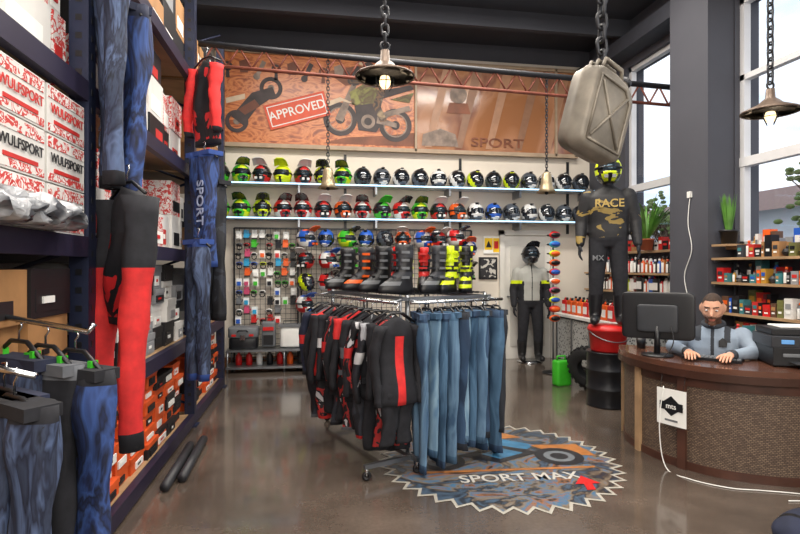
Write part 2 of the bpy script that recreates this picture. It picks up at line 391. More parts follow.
HF = [helmet('helmet_i', HB, HG, HB, False), helmet('helmet_j', HW, HB, HG, False), helmet('helmet_k', HG, HB, HW, False), helmet('helmet_l', HB, YEL, HB, False), helmet('helmet_m', HB, RED, HW, False), helmet('helmet_n', BLUE, HB, HW, False), helmet('helmet_p', HB, HW, HG, False)]
SHM = pm('shelf_white_laminate', '#c8d2da', .4, var=.03)
LED = pm('led_strip', '#a8d4f4', .5, es=1.8, var=.01)
for zi, z in enumerate((2.74, 2.23)):
    a = MB(); a.b2((-1.5, 8.0, z-.02), (4.5, 8.349, z), SHM); a.b2((-1.5, 7.985, z-.022), (4.5, 8.0, z-.002), LED)
    for x in (-1.3, -.2, .95, 2.1, 3.25, 4.4): a.b2((x-.015, 8.03, z-.14), (x+.015, 8.349, z-.02), STEEL)
    a.build('display_shelf')
    row = empty('helmet_row', (0, 8.16, z))
    for k in range(20):
        if zi == 0: me = [HM[0], HM[6], HM[2], HM[3], HM[2], HM[8], HM[6], HF[0], HF[2], HF[6], HF[0], HF[1], HF[6], HF[3], HF[0], HF[3], HF[2], HF[1], HF[6], HF[0]][k]
        else: me = [HM[6], HM[6], HM[8], HM[1], HM[1], HM[2], HM[7], HM[1], HM[0], HM[1], HM[6], HM[2], HM[7], HF[1], HF[5], HF[2], HF[1], HF[6], HF[2], HF[0]][k]
        o = obj('helmet_%d' % (k+1), me, (-1.34+k*.299, 0, .134), (radians(-4), 0, radians(R.uniform(-18, 18))+.1), row)
        o.scale = (1.1, 1.0, 1.1)
a = MB()
for x in (-1.32, .5, 2.35, 4.2): a.b2((x-.02, 8.325, 2.05), (x+.02, 8.349, 3.25), BLK)
a.build('shelf_uprights')

# grid panels + accessories
a = MB()
def grid(mb, x0, x1, z0, z1, y, st=.075, m=BLK):
    for X in (x0, x1): mb.b2((X-.012, y-.012, z0), (X+.012, y+.012, z1), m)
    for Z in (z0, z1): mb.b2((x0, y-.012, Z-.012), (x1, y+.012, Z+.012), m)
    k = x0+st
    while k < x1: mb.b2((k-.003, y-.003, z0), (k+.003, y+.003, z1), m); k += st
    k = z0+st
    while k < z1: mb.b2((x0, y-.008, k-.003), (x1, y-.002, k+.003), m); k += st
for x0, x1 in ((-1.15, -.22), (-.17, .78), (.83, 1.75), (1.8, 2.5)): grid(a, x0, x1, .12, 2.08, 8.22)
for x0 in (-1.15, -.22, .78, 1.75, 2.5): a.b2((x0-.015, 8.05, 0), (x0+.015, 8.3, .03), BLK); a.b2((x0-.012, 8.2, 0), (x0+.012, 8.24, .14), BLK)
a.build('display_grid')
a = MB(); cols = [RED, BLUE, YEL, BLK, BLKC, WHITE, GREEN, ORANGE, CYAN, PINK, GREY, BLK, PAPER, PAPER]
for r_ in range(10):
    for c_ in range(8):
        x = -1.08+c_*.112+R.uniform(-.015, .015); z = 1.97-r_*.14
        if R.random() < .12: continue
        if r_ > 7 and c_ > 5: continue
        m = R.choice(cols); k = R.random()
        if k < .4:   # glove
            a.box((x, 8.19, z), (.075, .03, .08), m)
            for f in range(4): a.cap((x-.028+f*.019, 8.19, z+.03), (x-.03+f*.02, 8.185, z+.075), .009, .008, m, 6)
            a.cap((x+.035, 8.19, z-.01), (x+.06, 8.185, z+.025), .01, .009, m, 6); a.box((x, 8.188, z-.045), (.085, .034, .02), BLK)
        elif k < .7:  # goggles
            a.ell((x, 8.17, z), (.05, .03, .028), m, n=10, k=6); a.ell((x, 8.155, z), (.04, .025, .02), GOG, n=10, k=6)
            a.torus((x, 8.19, z-.04), .035, .008, BLK, Matrix.Rotation(pi/2, 3, 'X'), 10, 5)
        else:        # blister pack
            a.box((x, 8.195, z), (.085, .006, .12), PAPER); a.box((x, 8.18, z-.015), (.055, .035, .06), m)
a.build('gloves_and_goggles')
row = empty('hung_helmets', (0, 8.0, 0))
k = 0
for (x, z, m, rz) in [(-.1, 1.92, HM[4], .6), (.2, 1.92, HF[5], -.4), (.5, 1.92, HM[6], .5), (.8, 1.92, HF[5], -.5), (1.08, 1.92, HF[0], .4), (1.36, 1.92, HM[7], -.4), (1.66, 1.92, HM[4], .3), (1.9, 1.92, HM[2], .3), (2.18, 1.95, HM[1], .5), (2.4, 1.78, HM[4], -.3),
                      (-.1, 1.6, HM[2], -.6), (.22, 1.6, HM[5], .5), (.52, 1.6, HM[0], .3), (.85, 1.6, HF[3], .3), (2.2, 1.6, HM[8], .3), (-.1, 1.27, HF[3], .5), (.2, 1.27, HM[1], .4), (2.35, 1.4, HM[6], .1), (-.12, .95, HM[5], .4)]:
    k += 1; o = obj('hung_helmet_%d' % k, m, (x, .02, z), (0, 0, rz+.2), row)
    h = MB(); h.tube([(x, .2, z+.02), (x, .05, z+.03)], .008, STEEL); h.build('hook_%d' % k, parent=row)
def rbox(mb, c, d, m, r=.25, n=24, mtx=None):
    rs = []; M = mtx or Matrix.Identity(3)
    for t, s in ((-1, .86), (-.93, .97), (-.8, 1), (.8, 1), (.93, .97), (1, .86)):
        ring = []
        for j in range(n):
            an = 2*pi*j/n; ca, sa = cos(an), sin(an)
            e = .35
            ring.append(M@Vector((math.copysign(abs(ca)**e, ca)*d[0]/2*s, math.copysign(abs(sa)**e, sa)*d[1]/2*s, t*d[2]/2))+Vector(c))
        rs.append(ring)
    mb.rings(rs, m, True, True)
def case(x, z, m1, name='motorcycle_top_case'):
    a = MB(); rbox(a, (0, 0, .08), (.4, .32, .16), BLK); rbox(a, (0, 0, .235), (.42, .34, .15), m1); a.box((0, -.17, .17), (.07, .02, .07), CHROME); a.box((.12, -.168, .2), (.06, .012, .03), RED); a.box((-.12, -.168, .2), (.06, .012, .03), RED)
    a.tube([(-.07, -.17, .25), (-.05, -.2, .27), (.05, -.2, .27), (.07, -.17, .25)], .01, BLK); a.build(name, (x, 7.98, z))
a = MB(); a.b2((-1.2, 7.75, .3), (.35, 8.18, .33), STEEL); a.b2((-1.2, 7.75, .06), (.35, 8.18, .09), STEEL)
for x in (-1.18, -.4, .33):
    for y in (7.77, 8.16): a.cyl((x, y, 0), (x, y, .33), .012, None, STEEL)
a.build('low_display_rack')
case(-.98, .331, GREY); case(.1, .331, pm('case_silver', '#a9adb2', .3, .5))
a = MB()
rbox(a, (0, 0, .16), (.3, .26, .3), WHITE); a.box((0, 0, .32), (.33, .29, .03), GREY); a.tube([(-.1, 0, .33), (-.1, 0, .38), (.1, 0, .38), (.1, 0, .33)], .008, BLK); a.build('storage_bin', (-.32, 7.97, .331))
a = MB()
rbox(a, (0, 0, .2), (.2, .16, .36), GREY); a.box((0, -.085, .12), (.14, .03, .14), BLK); a.box((0, -.09, .28), (.15, .02, .05), RED); a.tube([(-.05, 0, .38), (-.04, 0, .43), (.04, 0, .43), (.05, 0, .38)], .008, BLK); a.tube([(-.06, .08, .36), (-.07, .12, .2), (-.06, .08, .05)], .012, BLK); a.build('backpack', (-.63, 7.97, .331))
a = MB()
for k in range(10):
    x = -1.05+k*.145; m = [RED, RED, WHITE, BLK, RED, ORANGE, BLK, RED, GREY, BLUE][k]
    a.lathe([(.02, 0), (.045, 0), (.045, .13), (.02, .16), (.018, .19), (.001, .19)], (x, 7.95, .091), m, 12)
a.build('spray_cans')

# ================================================================ TRUSS, BELLS, LAMPS
RUST = pm('truss_red_brown', '#7a4234', .6, .2, var=.3); DKM = pm('dark_iron', '#37383c', .5, .6)
a = MB(); N = 26
def TP(t, lo): return Vector((-2.2+6.75*t, 5.9, 3.89-.2*t-(.22 if lo else 0)))
a.tube([TP(0, 0), TP(1, 0)], .035, DKM, 8); a.tube([TP(0, 1), TP(1, 1)], .02, RUST, 8)
for i in range(N):
    a.cyl(TP(i/N, 1), TP((i+.5)/N, 0), .011, None, RUST, 6); a.cyl(TP((i+.5)/N, 0), TP((i+1)/N, 1), .011, None, RUST, 6)
a.build('roof_truss')
def chain(mb, p0, p1, L=.06, r=.007, w=.019, m=DKM):
    p0 = Vector(p0); p1 = Vector(p1); D = (p0-p1).length; n = max(2, int(D/(L*.72)))
    for i in range(n):
        c = p0.lerp(p1, (i+.5)/n); u = Vector((1, 0, 0)) if i % 2 else Vector((0, 1, 0)); h = L/2-w
        pts = []
        for k in range(10):
            an = 2*pi*k/10; q = u*cos(an)*w+Vector((0, 0, sin(an)*w+(h if sin(an) > 0 else -h))); pts.append(c+q)
        mb.tube(pts, r, m, 6, True)
BRZ = pm('bronze_bell_metal', '#a39478', .35, .6)
def bell(x, zb, s):
    a = MB()
    a.lathe([(.001, .24*s), (.03*s, .24*s), (.055*s, .215*s), (.065*s, .12*s), (.08*s, .05*s), (.12*s, .0), (.112*s, 0), (.075*s, .05*s), (.055*s, .12*s), (.045*s, .2*s), (.001, .21*s)], (0, 0, 0), BRZ, 28)
    a.ell((0, 0, .0), (.022*s,)*3, DKM); a.cyl((0, 0, 0), (0, 0, .2*s), .005, None, DKM, 6); a.torus((0, 0, .25*s), .018*s, .006, DKM, Matrix.Rotation(pi/2, 3, 'X'), 14, 6)
    ztop = 3.87-.2*(x+2.2)/6.75
    chain(a, (0, 0, .26*s), (0, 0, ztop-zb), .05, .005, .015); a.build('hanging_bell', (x, 5.9, zb))
bell(.166, 2.36, .95); bell(2.71, 2.37, 1.0)
SHD = pm('lamp_shade_dark', '#6e5e52', .45, .4, var=.25); BULB = pm('bulb_warm', '#ffe2ae', .3, es=2.0, var=.01); INN = pm('lamp_shade_inner', '#b9a890', .5)
def lamp(x, y, z, s=1):
    a = MB()
    a.lathe([(.001, .12), (.03, .12), (.035, .05), (.06, .03), (.09, 0), (.2, -.05), (.205, -.06)], (0, 0, 0), SHD, 36)
    a.lathe([(.205, -.06), (.195, -.058), (.085, -.008), (.001, -.006)], (0, 0, 0), INN, 36)
    a.torus((0, 0, -.06), .203, .006, SHD, None, 36, 6)
    a.lathe([(.001, -.01), (.024, -.015), (.024, -.05), (.03, -.06), (.04, -.09), (.036, -.12), (.02, -.14), (.001, -.145)], (0, 0, 0), BULB, 18)
    for k in range(4):
        t = k*pi/2; a.tube([(cos(t)*.06, sin(t)*.06, -.02), (cos(t)*.062, sin(t)*.062, -.1), (cos(t)*.03, sin(t)*.03, -.16)], .003, DKM, 5)
    a.torus((0, 0, -.1), .062, .003, DKM, None, 18, 5)
    a.torus((0, 0, .15), .03, .008, DKM, Matrix.Rotation(pi/2, 3, 'X'), 16, 6)
    chain(a, (0, 0, .17), (0, 0, ZC-z), .085, .009, .024); a.build('pendant_lamp', (x, y, z))
lamp(.495, 3.668, 2.88); lamp(3.557, 3.674, 2.78)
# jerry can
a = MB(); OLV = pm('jerrycan_weathered', '#787166', .5, .25, var=.4, scale=6, bump=.3); T = Matrix.Rotation(radians(15), 3, 'Y')@Matrix.Rotation(radians(24), 3, 'Z')
rs = []
W, D, H = .36, .16, .44
for yy, s in ((-.5, .88), (-.44, .96), (-.1, 1), (-.05, 1.02), (.05, 1.02), (.1, 1), (.44, .96), (.5, .88)):
    ring = []
    for j in range(40):
        an = 2*pi*j/40; ca, sa = cos(an), sin(an); e = .3
        px = math.copysign(abs(ca)**e, ca)*W/2*s; pz = math.copysign(abs(sa)**e, sa)*H/2*s
        if pz > .12 and px > .06: pz -= (px-.06)*.45
        ring.append(T@Vector((px, yy*D, pz)))
    rs.append(ring)
a.rings(rs, OLV, True, True)
for s in (-1, 1):
    y = s*.083
    for p, q in (((-.11, -.15), (.11, .13)), ((-.11, .14), (.11, -.15))): a.tube([T@Vector((p[0], y, p[1])), T@Vector((q[0], y, q[1]))], .008, OLV, 8)
    a.tube([T@Vector(p) for p in ((-.13, y, -.17), (.13, y, -.17), (.13, y, .1), (.07, y, .16), (-.13, y, .16), (-.13, y, -.17))], .008, OLV, 8)
for k in (-1, 0, 1):
    a.tube([T@Vector(p) for p in ((-.1, k*.045, .21), (-.09, k*.045, .265), (.05, k*.045, .265), (.07, k*.045, .2))], .012, OLV, 8)
a.cyl(T@Vector((.11, 0, .17)), T@Vector((.15, 0, .245)), .028, .028, OLV, 14); a.cyl(T@Vector((.145, 0, .235)), T@Vector((.158, 0, .26)), .034, .034, DKM, 14)
q = T@Vector((-.06, 0, .265))
chain(a, q+Vector((0, 0, -.01)), (q.x, q.y, ZC-2.29), .09, .0095, .026)
a.build('jerry_can', (1.47, 2.594, 2.29))

# ================================================================ PALLET RACKS (left)
NAVY = pm('rack_navy_steel', '#232a42', .45, .3); BEAMO = pm('rack_beam_dark', '#2e2940', .45, .3)
FX = -1.09; BX = -2.15
LV = [.12, .86, 1.65, 2.42, 3.3]
Ys = [.6, 2.9, 5.3, 6.95]
a = MB()
for y in Ys:
    for x in (FX-.05, BX+.05):
        a.b2((x-.045, y-.045, 0), (x+.045, y+.045, 4.3), NAVY); a.b2((x-.07, y-.07, 0), (x+.07, y+.07, .012), NAVY)
        z = .2
        while z < 4.2:
            if x > -1.5: a.b2((x+.044, y-.01, z), (x+.047, y+.01, z+.03), BLK); a.b2((x-.015, y-.047, z), (x+.015, y-.044, z+.03), BLK)
            z += .09
    z = .2
    while z < 4: a.cyl((FX-.05, y, z), (BX+.05, y, z+.35), .012, None, NAVY, 6); a.cyl((FX-.05, y, z+.7), (BX+.05, y, z+.35), .012, None, NAVY, 6); z += .7
for i in range(3):
    for z in LV:
        for x in (FX-.03, BX+.03): a.b2((x-.025, Ys[i]+.045, z-.1), (x+.025, Ys[i+1]-.045, z), BEAMO)
        a.b2((BX+.06, Ys[i]+.05, z-.02), (FX-.06, Ys[i+1]-.05, z), WOODL)
a.build('pallet_rack')
def fill(name, y0, y1, z0, z1, ws, hs, bm, lm, depth=.4, lid=True, face=FX-.07, slack=1.2):
    a = MB(); y = y0
    while y < y1-.12:
        w = min(R.uniform(*ws), y1-y); z = z0+.001; top = z1-R.uniform(0, hs[1]*slack)
        while z < top-hs[0]*.6:
            h = min(R.uniform(*hs), z1-z); d = R.uniform(0, .05); b = R.choice(bm)
            x1 = face-d; g = .006
            a.b2((x1-depth, y+g, z), (x1, y+w-g, z+h-.003), b)
            if lid: a.b2((x1-depth, y+g-.003, z+h*.68), (x1+.005, y+w-g+.003, z+h-.002), R.choice(bm) if R.random() < .3 else b)
            l = R.choice(lm); lw = w*R.uniform(.35, .75); lh = h*R.uniform(.3, .5)
            yc = y+w/2+R.uniform(-.1, .1)*w
            a.b2((x1, yc-lw/2, z+h*.12), (x1+.003+(.005 if lid else 0), yc+lw/2, z+h*.12+lh), l)
            if R.random() < .6: a.b2((x1+.003, yc-lw*.3, z+h*.15+lh*.3), (x1+.0105, yc+lw*.1, z+h*.15+lh*.6), R.choice([BLK, RED, PAPER]))
            z += h
        y += w+.004
    return a.build(name)
BXO = pm('box_orange', '#d9571f', .6); BXW = pm('box_white', '#d8d6d2', .6, var=.05); BXB = pm('box_black', '#1d1c1f', .5); BXG = pm('box_grey', '#8b8d90', .6)
BXR = pm('box_red', '#c02a26', .6); BXRW = pp('box_red_white_print', ['#d8d4d0', '#c23b38', '#e2dedb', '#b52b2b'], 22, rough=.6)
fill('shoe_boxes', 2.95, 5.25, .12, .76, (.24, .3), (.09, .12), [BXO, BXO, BXO, BXB, BXO], [PAPER, BXB, BXB])
fill('shoe_boxes', 5.35, 6.9, .12, .76, (.24, .3), (.09, .12), [BXO, BXO, BXB, BXO], [PAPER, BXB])
fill('product_boxes', 2.95, 5.25, .86, 1.52, (.2, .32), (.11, .2), [BXB, BXW, BXG, BXB], [PAPER, BXG, BXB])
fill('product_boxes', 5.35, 6.9, .86, 1.52, (.2, .32), (.12, .22), [BXW, BXB, BXG, CARD], [PAPER, BXB, BXR])
fill('product_boxes', 2.95, 5.25, 1.65, 2.3, (.25, .35), (.2, .3), [BXRW, BXRW, BXW], [PAPER, BXR, BXB], lid=False)
fill('product_boxes', 5.35, 6.9, 1.65, 2.3, (.25, .35), (.2, .3), [BXRW, BXW, BXB, CARD], [PAPER, BXR, BXB], lid=False)
fill('product_boxes', 2.95, 5.25, 2.42, 3.15, (.25, .4), (.2, .3), [BXRW, BXB, BXW, BXB], [PAPER, BXR], lid=False)
fill('product_boxes', 5.35, 6.9, 2.42, 3.15, (.25, .4), (.22, .34), [CARD, BXB, BXW], [PAPER, BXR], lid=False)
fill('product_boxes', 2.95, 5.25, 3.3, 4.2, (.3, .45), (.25, .34), [BXB, BXB, CARD], [PAPER, BXG], lid=False)
fill('product_boxes', 5.35, 6.9, 3.3, 4.1, (.3, .45), (.25, .34), [BXB, BXG, CARD], [PAPER], lid=False)
fill('product_boxes', .7, 2.82, 2.42, 3.1, (.4, .55), (.2, .3), [BXRW, BXW, BXRW], [PAPER, BXR], lid=False, slack=.3)
fill('product_boxes', .7, 2.82, 3.3, 4.2, (.5, .7), (.35, .45), [pm('box_pale_blue', '#b8c2d0', .6), BXW], [PAPER], lid=False, slack=.3)
fill('cardboard_cartons', .7, 2.82, .86, 1.54, (.34, .42), (.19, .22), [CARD, CARD, BXB], [PAPER, BXB, CARD], lid=False, slack=.2, face=FX-.02)
fill('cardboard_cartons', .7, 2.82, .12, .74, (.4, .5), (.19, .21), [CARD, BXB], [PAPER, BXB], lid=False, slack=.2, face=FX-.02)
a = MB(); BXF = FX-.02; HBS = []
for y in (2.47, 2.08, 1.69):
    for z in (1.652, 1.864, 2.076):
        HBS.append((y, z))
        a.b2((BXF-.4, y, z), (BXF, y+.37, z+.205), BXW); a.b2((BXF, y+.01, z+.15), (BXF+.003, y+.36, z+.198), BXRW)
        a.b2((BXF, y+.01, z+.008), (BXF+.003, y+.36, z+.04), BXRW); a.b2((BXF, y+.06, z+.045), (BXF+.004, y+.31, z+.062), BXR)
hb = a.build('helmet_boxes')
for y, z in HBS[:6]:
    text('box_label', 'WULFSPORT', .058, (BXF+.006, y+.185, z+.105), (radians(90), 0, radians(90)), BXB if z < 1.9 else BXR, hb, sx=.98)
# crumpled plastic-wrapped garments
PB = bpy.data.materials.new('plastic_wrap'); PB.use_nodes = True; n = PB.node_tree; b = n.nodes['Principled BSDF']
tc = n.nodes.new('ShaderNodeTexCoord'); vo = n.nodes.new('ShaderNodeTexVoronoi'); vo.inputs['Scale'].default_value = 16; no = n.nodes.new('ShaderNodeTexNoise'); no.inputs['Scale'].default_value = 9
bp = n.nodes.new('ShaderNodeBump'); bp.inputs['Strength'].default_value = .9; bp.inputs['Distance'].default_value = .03; r = n.nodes.new('ShaderNodeValToRGB')
r.color_ramp.elements[0].color = lin('#55585e')+(1,); r.color_ramp.elements[1].color = lin('#c9ccd0')+(1,); r.color_ramp.elements[0].position = .35; r.color_ramp.elements[1].position = .62
n.links.new(tc.outputs['Object'], vo.inputs['Vector']); n.links.new(tc.outputs['Object'], no.inputs['Vector']); n.links.new(vo.outputs['Distance'], bp.inputs['Height']); n.links.new(bp.outputs['Normal'], b.inputs['Normal'])
n.links.new(no.outputs['Fac'], r.inputs['Fac']); n.links.new(r.outputs['Color'], b.inputs['Base Color']); b.inputs['Roughness'].default_value = .22
a = MB()
for k in range(5):
    cx, cy, cz = FX+.02, 1.6+k*.2, 1.655
    rs = []
    for i in range(13):
        t = -1+2*i/12; pr = max(.04, (1-abs(t)**3))**.7; ring = []
        for j in range(24):
            an = 2*pi*j/24; w = 1+.16*sin(3*an+k*2+5*t)+.1*sin(7*an+9*t+k)+R.uniform(-.05, .05)
            ring.append((cx+cos(an)*.13*pr*w, cy+t*.16, max(cz, cz+.05+sin(an)*.06*pr*w+.012*sin(9*t+k))))
        rs.append(ring)
    a.rings(rs, PB, True, True)
a.build('plastic_wrapped_clothes')

# ================================================================ GARMENTS
def fr(A): return Vector((cos(A), sin(A), 0)), Vector((-sin(A), cos(A), 0))
def hanger(mb, p, A, w=.19, m=BLK, hook=.09):
    W, N = fr(A); p = Vector(p)
    mb.tube([p+W*w+Vector((0, 0, -.07)), p+W*.05+Vector((0, 0, 0)), p-W*.05, p-W*w+Vector((0, 0, -.07))], .009, m, 6)
    mb.tube([p, p+Vector((0, 0, hook*.5)), p+W*.02+Vector((0, 0, hook*.75)), p+W*.01+Vector((0, 0, hook)), p-W*.015+Vector((0, 0, hook*.95))], .004, CHROME, 6)
def jacket(mb, p, A, L, ms, sd=0, w=.21, sl=.62, th=.055, sr=.06, style=0):
    W, N = fr(A); p = Vector(p); nn = 28; rs = []; K = 18
    b, ac, s_ = ms
    for i in range(K+1):
        t = i/K; z = -.02-t*L
        hw = w*(.32+.68*min(1, t*9)**.6) if t < .11 else w*(1-.1*sin(t*pi)+.04*t)
        tt = th*(.6+.4*min(1, t*6))*(1+.15*sin(3*t*pi+sd))
        ring = []
        for j in range(nn):
            an = 2*pi*j/nn; q = 1+.13*sin(5*an+sd+4*t)*min(1, t*2)+.06*sin(9*an+2*sd+13*t)
            ring.append(p+W*cos(an)*hw*(1+.04*sin(7*t+sd))+N*(sin(an)*tt*q*1.1+.018*sin(5*t+sd))+Vector((0, 0, z-.03*abs(cos(an))*(1-min(1, t*4)))))
        rs.append(ring)
    def mf(i, j):
        a_ = (j/nn*360) % 180
        if style == 1 and i in (6, 7): return ac
        if style == 2 and (70 < a_ < 92) and i > 3: return ac
        if style == 3 and i in (3, 4, 9) and 30 < a_ < 150: return ac
        if style == 4 and (a_ < 40 or a_ > 140): return ac
        if style == 5 and i < 6: return ac
        if i == K-1: return BLKC
        return b
    mb.rings(rs, b, True, True, mf)
    for s in (-1, 1):
        path = []; rr = []
        for i in range(15):
            t = i/14
            path.append(p+W*s*(w*.86+.07*sin(min(1, t*1.3)*pi/2)-.03*t+.014*sin(6*t+sd))+N*(-.02-.03*t*sin(sd)+.02*sin(4*t+sd))+Vector((0, 0, -.085-t*sl))); rr.append((sr*1.12-sr*.42*t)*(1+.1*sin(t*26+sd)))
        k = 12; rs = []
        for i in range(15):
            rs.append([path[i]+W*cos(2*pi*j/k)*rr[i]*.7+N*sin(2*pi*j/k)*rr[i]*(1+.1*sin(3*j+i)) for j in range(k)])
        mb.rings(rs, s_, True, True, lambda i, j: (ac if (i in (5, 6) and style in (1, 3)) or (style == 4 and j in (0, 1, 11)) or (style == 5 and i < 4) else (BLKC if i > 12 else s_)))
def pants(mb, p, A, L, ms, sd=0, w=.17, th=.05, gap=.0, flare=1.0, stripe=True):
    W, N = fr(A); p = Vector(p); b, ac = ms; nn = 20; K = 20
    for s in (-1, 1):
        rs = []
        for i in range(K+1):
            t = i/K
            hw = w*(.53-.14*min(1, t*1.5)+.02*sin(9*t+sd))*(1 if t < .8 else flare)
            cx = s*(w*.47+gap*t)+.012*sin(5*t+sd+s)
            tt = th*(.8+.35*sin(min(1, t*3)*pi)-.12*t)*(1+.1*sin(12*t+sd))
            ring = []
            for j in range(nn):
                an = 2*pi*j/nn; q = 1+.1*sin(4*an+sd+7*t)+.06*sin(23*t+sd+an)
                ring.append(p+W*(cx+cos(an)*hw*q)+N*(sin(an)*tt*q+.016*s*sin(3*t+sd))+Vector((0, 0, -t*L)))
            rs.append(ring)
        def mf(i, j):
            if i == 0 or i == K-1: return ac
            if stripe and 9 <= i <= 11 and (j < 9): return ac
            if stripe and i in (4, 5) and j in (0, 1, 9, 10, 11, 19): return ac
            return b
        mb.rings(rs, b, True, True, mf)
    mb.box(p+Vector((0, 0, -.015)), (w*2.0, th*1.8, .04), ac, A)
REDC = pm('red_cloth', '#cf2a2a', .8, var=.2, bump=.3, scale=14); BLUC = pm('blue_cloth', '#2c4a90', .8, var=.2); WHC = pm('white_cloth', '#cfd0d2', .85, var=.08); GRYC = pm('grey_cloth', '#63666c', .85, var=.2)
NAVC = pm('navy_cloth', '#20263c', .85, var=.3)
BLP = pp('blue_racing_print', ['#171b2c', '#22305c', '#3a5694', '#1a2038', '#283c70', '#15182a'], 3.2, (1.4, 1.4, .7), lo=.28, hi=.72, interp='LINEAR', dist=2, rough=.75)
GBP = pp('grey_blue_print', ['#1a1d28', '#39445c', '#20263a', '#56688c', '#1a1d28'], 4, (1.4, 1.4, .5), lo=.3, hi=.7, interp='LINEAR', dist=2.5, rough=.75)
RDP = pp('red_racing_print', ['#c8262a', '#c8262a', '#17181d', '#c8262a', '#a51d22'], 4, (1, 1, .5), lo=.3, hi=.7)
BKP = pp('black_racing_print', ['#16171c', '#1d1f26', '#30343e', '#8a2a2a', '#17181d'], 5, (1, 1, .6), lo=.3, hi=.74)
BWP = pp('black_white_print', ['#17181d', '#1b1c22', '#24262e', '#a8aab0', '#17181d'], 6, (1, 1, .5), lo=.3, hi=.72)
BRW = pp('black_red_white_print', ['#17181d', '#1b1c22', '#b02a2a', '#17181d', '#c4c4c8', '#1b1c22'], 4.5, (1, 1, .7), lo=.3, hi=.7, dist=2)
DEN = [pp('denim_%d' % i, [c, d, c], 6, (1, 1, .25), interp='LINEAR', rough=.9, bump=.25) for i, (c, d) in enumerate((('#3d5a78', '#6686a2'), ('#24364e', '#3a5473'), ('#587a98', '#86a4b8'), ('#1e2128', '#31363f'), ('#304d68', '#4e708e')))]
def hung(name, fn, ms, p, A, L, **k):
    a = MB(); fn(a, (0, 0, 0), A, L, ms, **k); hanger(a, (0, 0, .01), A); return a.build(name, p)
PL = pm('print_light', '#a9b6d6', .7)
def leg_text(o, A, body, size, off, z, d):
    W, N = fr(A); M = Matrix((Vector((0, 0, -1)), W, -N)).transposed(); q = W*off-N*d+Vector((0, 0, z))
    text('leg_lettering', body, size, q, M.to_euler(), PL, o, ex=.002)
A = radians(-52)
o = hung('riding_pants', pants, (BLP, NAVC), (-.99, 3.08, 2.86), A, 1.28, sd=1, w=.17, th=.07, stripe=False); leg_text(o, A, "RACING", .13, -.08, -.7, .1); leg_text(o, A, "MX", .14, .09, -.45, .1)
hung('riding_pants', pants, (GBP, BLKC), (-.99, 2.86, 3.15), radians(-55), 1.25, sd=2, w=.16, th=.06, stripe=False)
a = MB(); jacket(a, (0, 0, 0), radians(-48), .7, (RDP, BLKC, REDC), sd=1.5, w=.155, sl=1.22, sr=.075, style=5, th=.06); hanger(a, (0, 0, 0), radians(-48)); a.build('racing_jacket', (-.93, 2.9, 1.93))
o = hung('riding_pants', pants, (BLP, BLUC), (-.94, 4.9, 2.5), radians(-45), 1.0, sd=3, w=.17, th=.08, stripe=False); leg_text(o, radians(-45), "SPORT", .13, .08, -.45, .1)
hung('riding_pants', pants, (BKP, BLKC), (-.93, 5.25, 2.3), radians(-40), 1.3, sd=4, w=.17, th=.08)
hung('racing_jersey', jacket, (RDP, BLKC, REDC), (-.93, 4.95, 3.35), radians(-42), .75, sd=2.4, w=.16, sl=.6, style=2)
hung('riding_pants', pants, (GBP, BLUC), (-.93, 4.6, 1.72), radians(-50), 1.15, sd=5, w=.14, th=.07, stripe=False)
a = MB(); a.tube([(-1.16, 2.2, 1.32), (-.82, 2.14, 1.26), (-.8, 2.14, 1.29)], .011, CHROME); a.build('waterfall_rail')
for k, (x, ms) in enumerate([(-.87, (BLP, BLKC)), (-.98, (BLKC, GRYC)), (-1.08, (GBP, NAVC))]):
    a = MB(); A = radians(-35); hanger(a, (0, 0, 0), A, .16, hook=.075); pants(a, (0, 0, -.06), A, 1.02, ms, sd=k*2, w=.18, th=.055, stripe=False)
    for s in (-1, 1): W, N = fr(A); a.box(Vector((0, 0, -.05))+W*s*.1, (.018, .03, .04), GREEN, A)
    a.build('riding_pants', (x, 2.15+k*.02, 1.19+k*.017))
for k, (x, y) in enumerate(((-.93, 1.86), (-1.02, 1.98))):
    hung('riding_pants', pants, ((GBP, BLKC), (BLKC, NAVC))[k], (x, y, 1.08), radians(-40), .95, sd=k*3+1, w=.18, th=.06, stripe=False)
a = MB(); a.tube([(-1.16, 1.95, 1.2), (-.85, 1.82, 1.16)], .011, CHROME); a.build('waterfall_rail')
a = MB()
for k in range(2): a.cyl((-.97+k*.075, 3.75+k*.15, .036), (-.99+k*.075, 4.6+k*.15, .036), .033, None, pm('tube_dark_grey', '#2c2d32', .5), 18)
a.build('cardboard_tubes')

# ================================================================ CENTRAL CLOTHING RACK
C0 = Vector((.70, 3.93, 0)); e1 = Vector((.92, .39, 0)).normalized(); e2 = Vector((-.39, .92, 0)).normalized(); A1 = math.atan2(e1.y, e1.x)
LW, LL, HT = .76, 1.3, 1.29
def rp(u, v, z): return C0+e1*u+e2*v+Vector((0, 0, z))
a = MB()
for u in (.0, LW):
    for v in (0, LL):
        a.cyl(rp(u, v, .1), rp(u, v, HT), .016, None, STEEL, 10)
    a.box(rp(u, LL/2, .1), (.03, LL+.3, .03), STEEL, A1)
    a.box(rp(u, LL/2, HT-.03), (.028, LL+.12, .028), STEEL, A1)
    for v in (-.13, LL+.13):
        q = rp(u, v, 0); a.torus(q+Vector((0, 0, .035)), .022, .013, BLK, Matrix.Rotation(pi/2, 3, 'X'), 14, 6); a.cyl(q+Vector((0, 0, .035)), q+Vector((0, 0, .1)), .012, None, CHROME)
a.box(rp(-.2, -.06, .1), (.4, .03, .03), STEEL, A1); a.torus(rp(-.38, -.06, .035), .022, .013, BLK, Matrix.Rotation(pi/2, 3, 'X'), 14, 6); a.cyl(rp(-.38, -.06, .035), rp(-.38, -.06, .1), .012, None, CHROME)
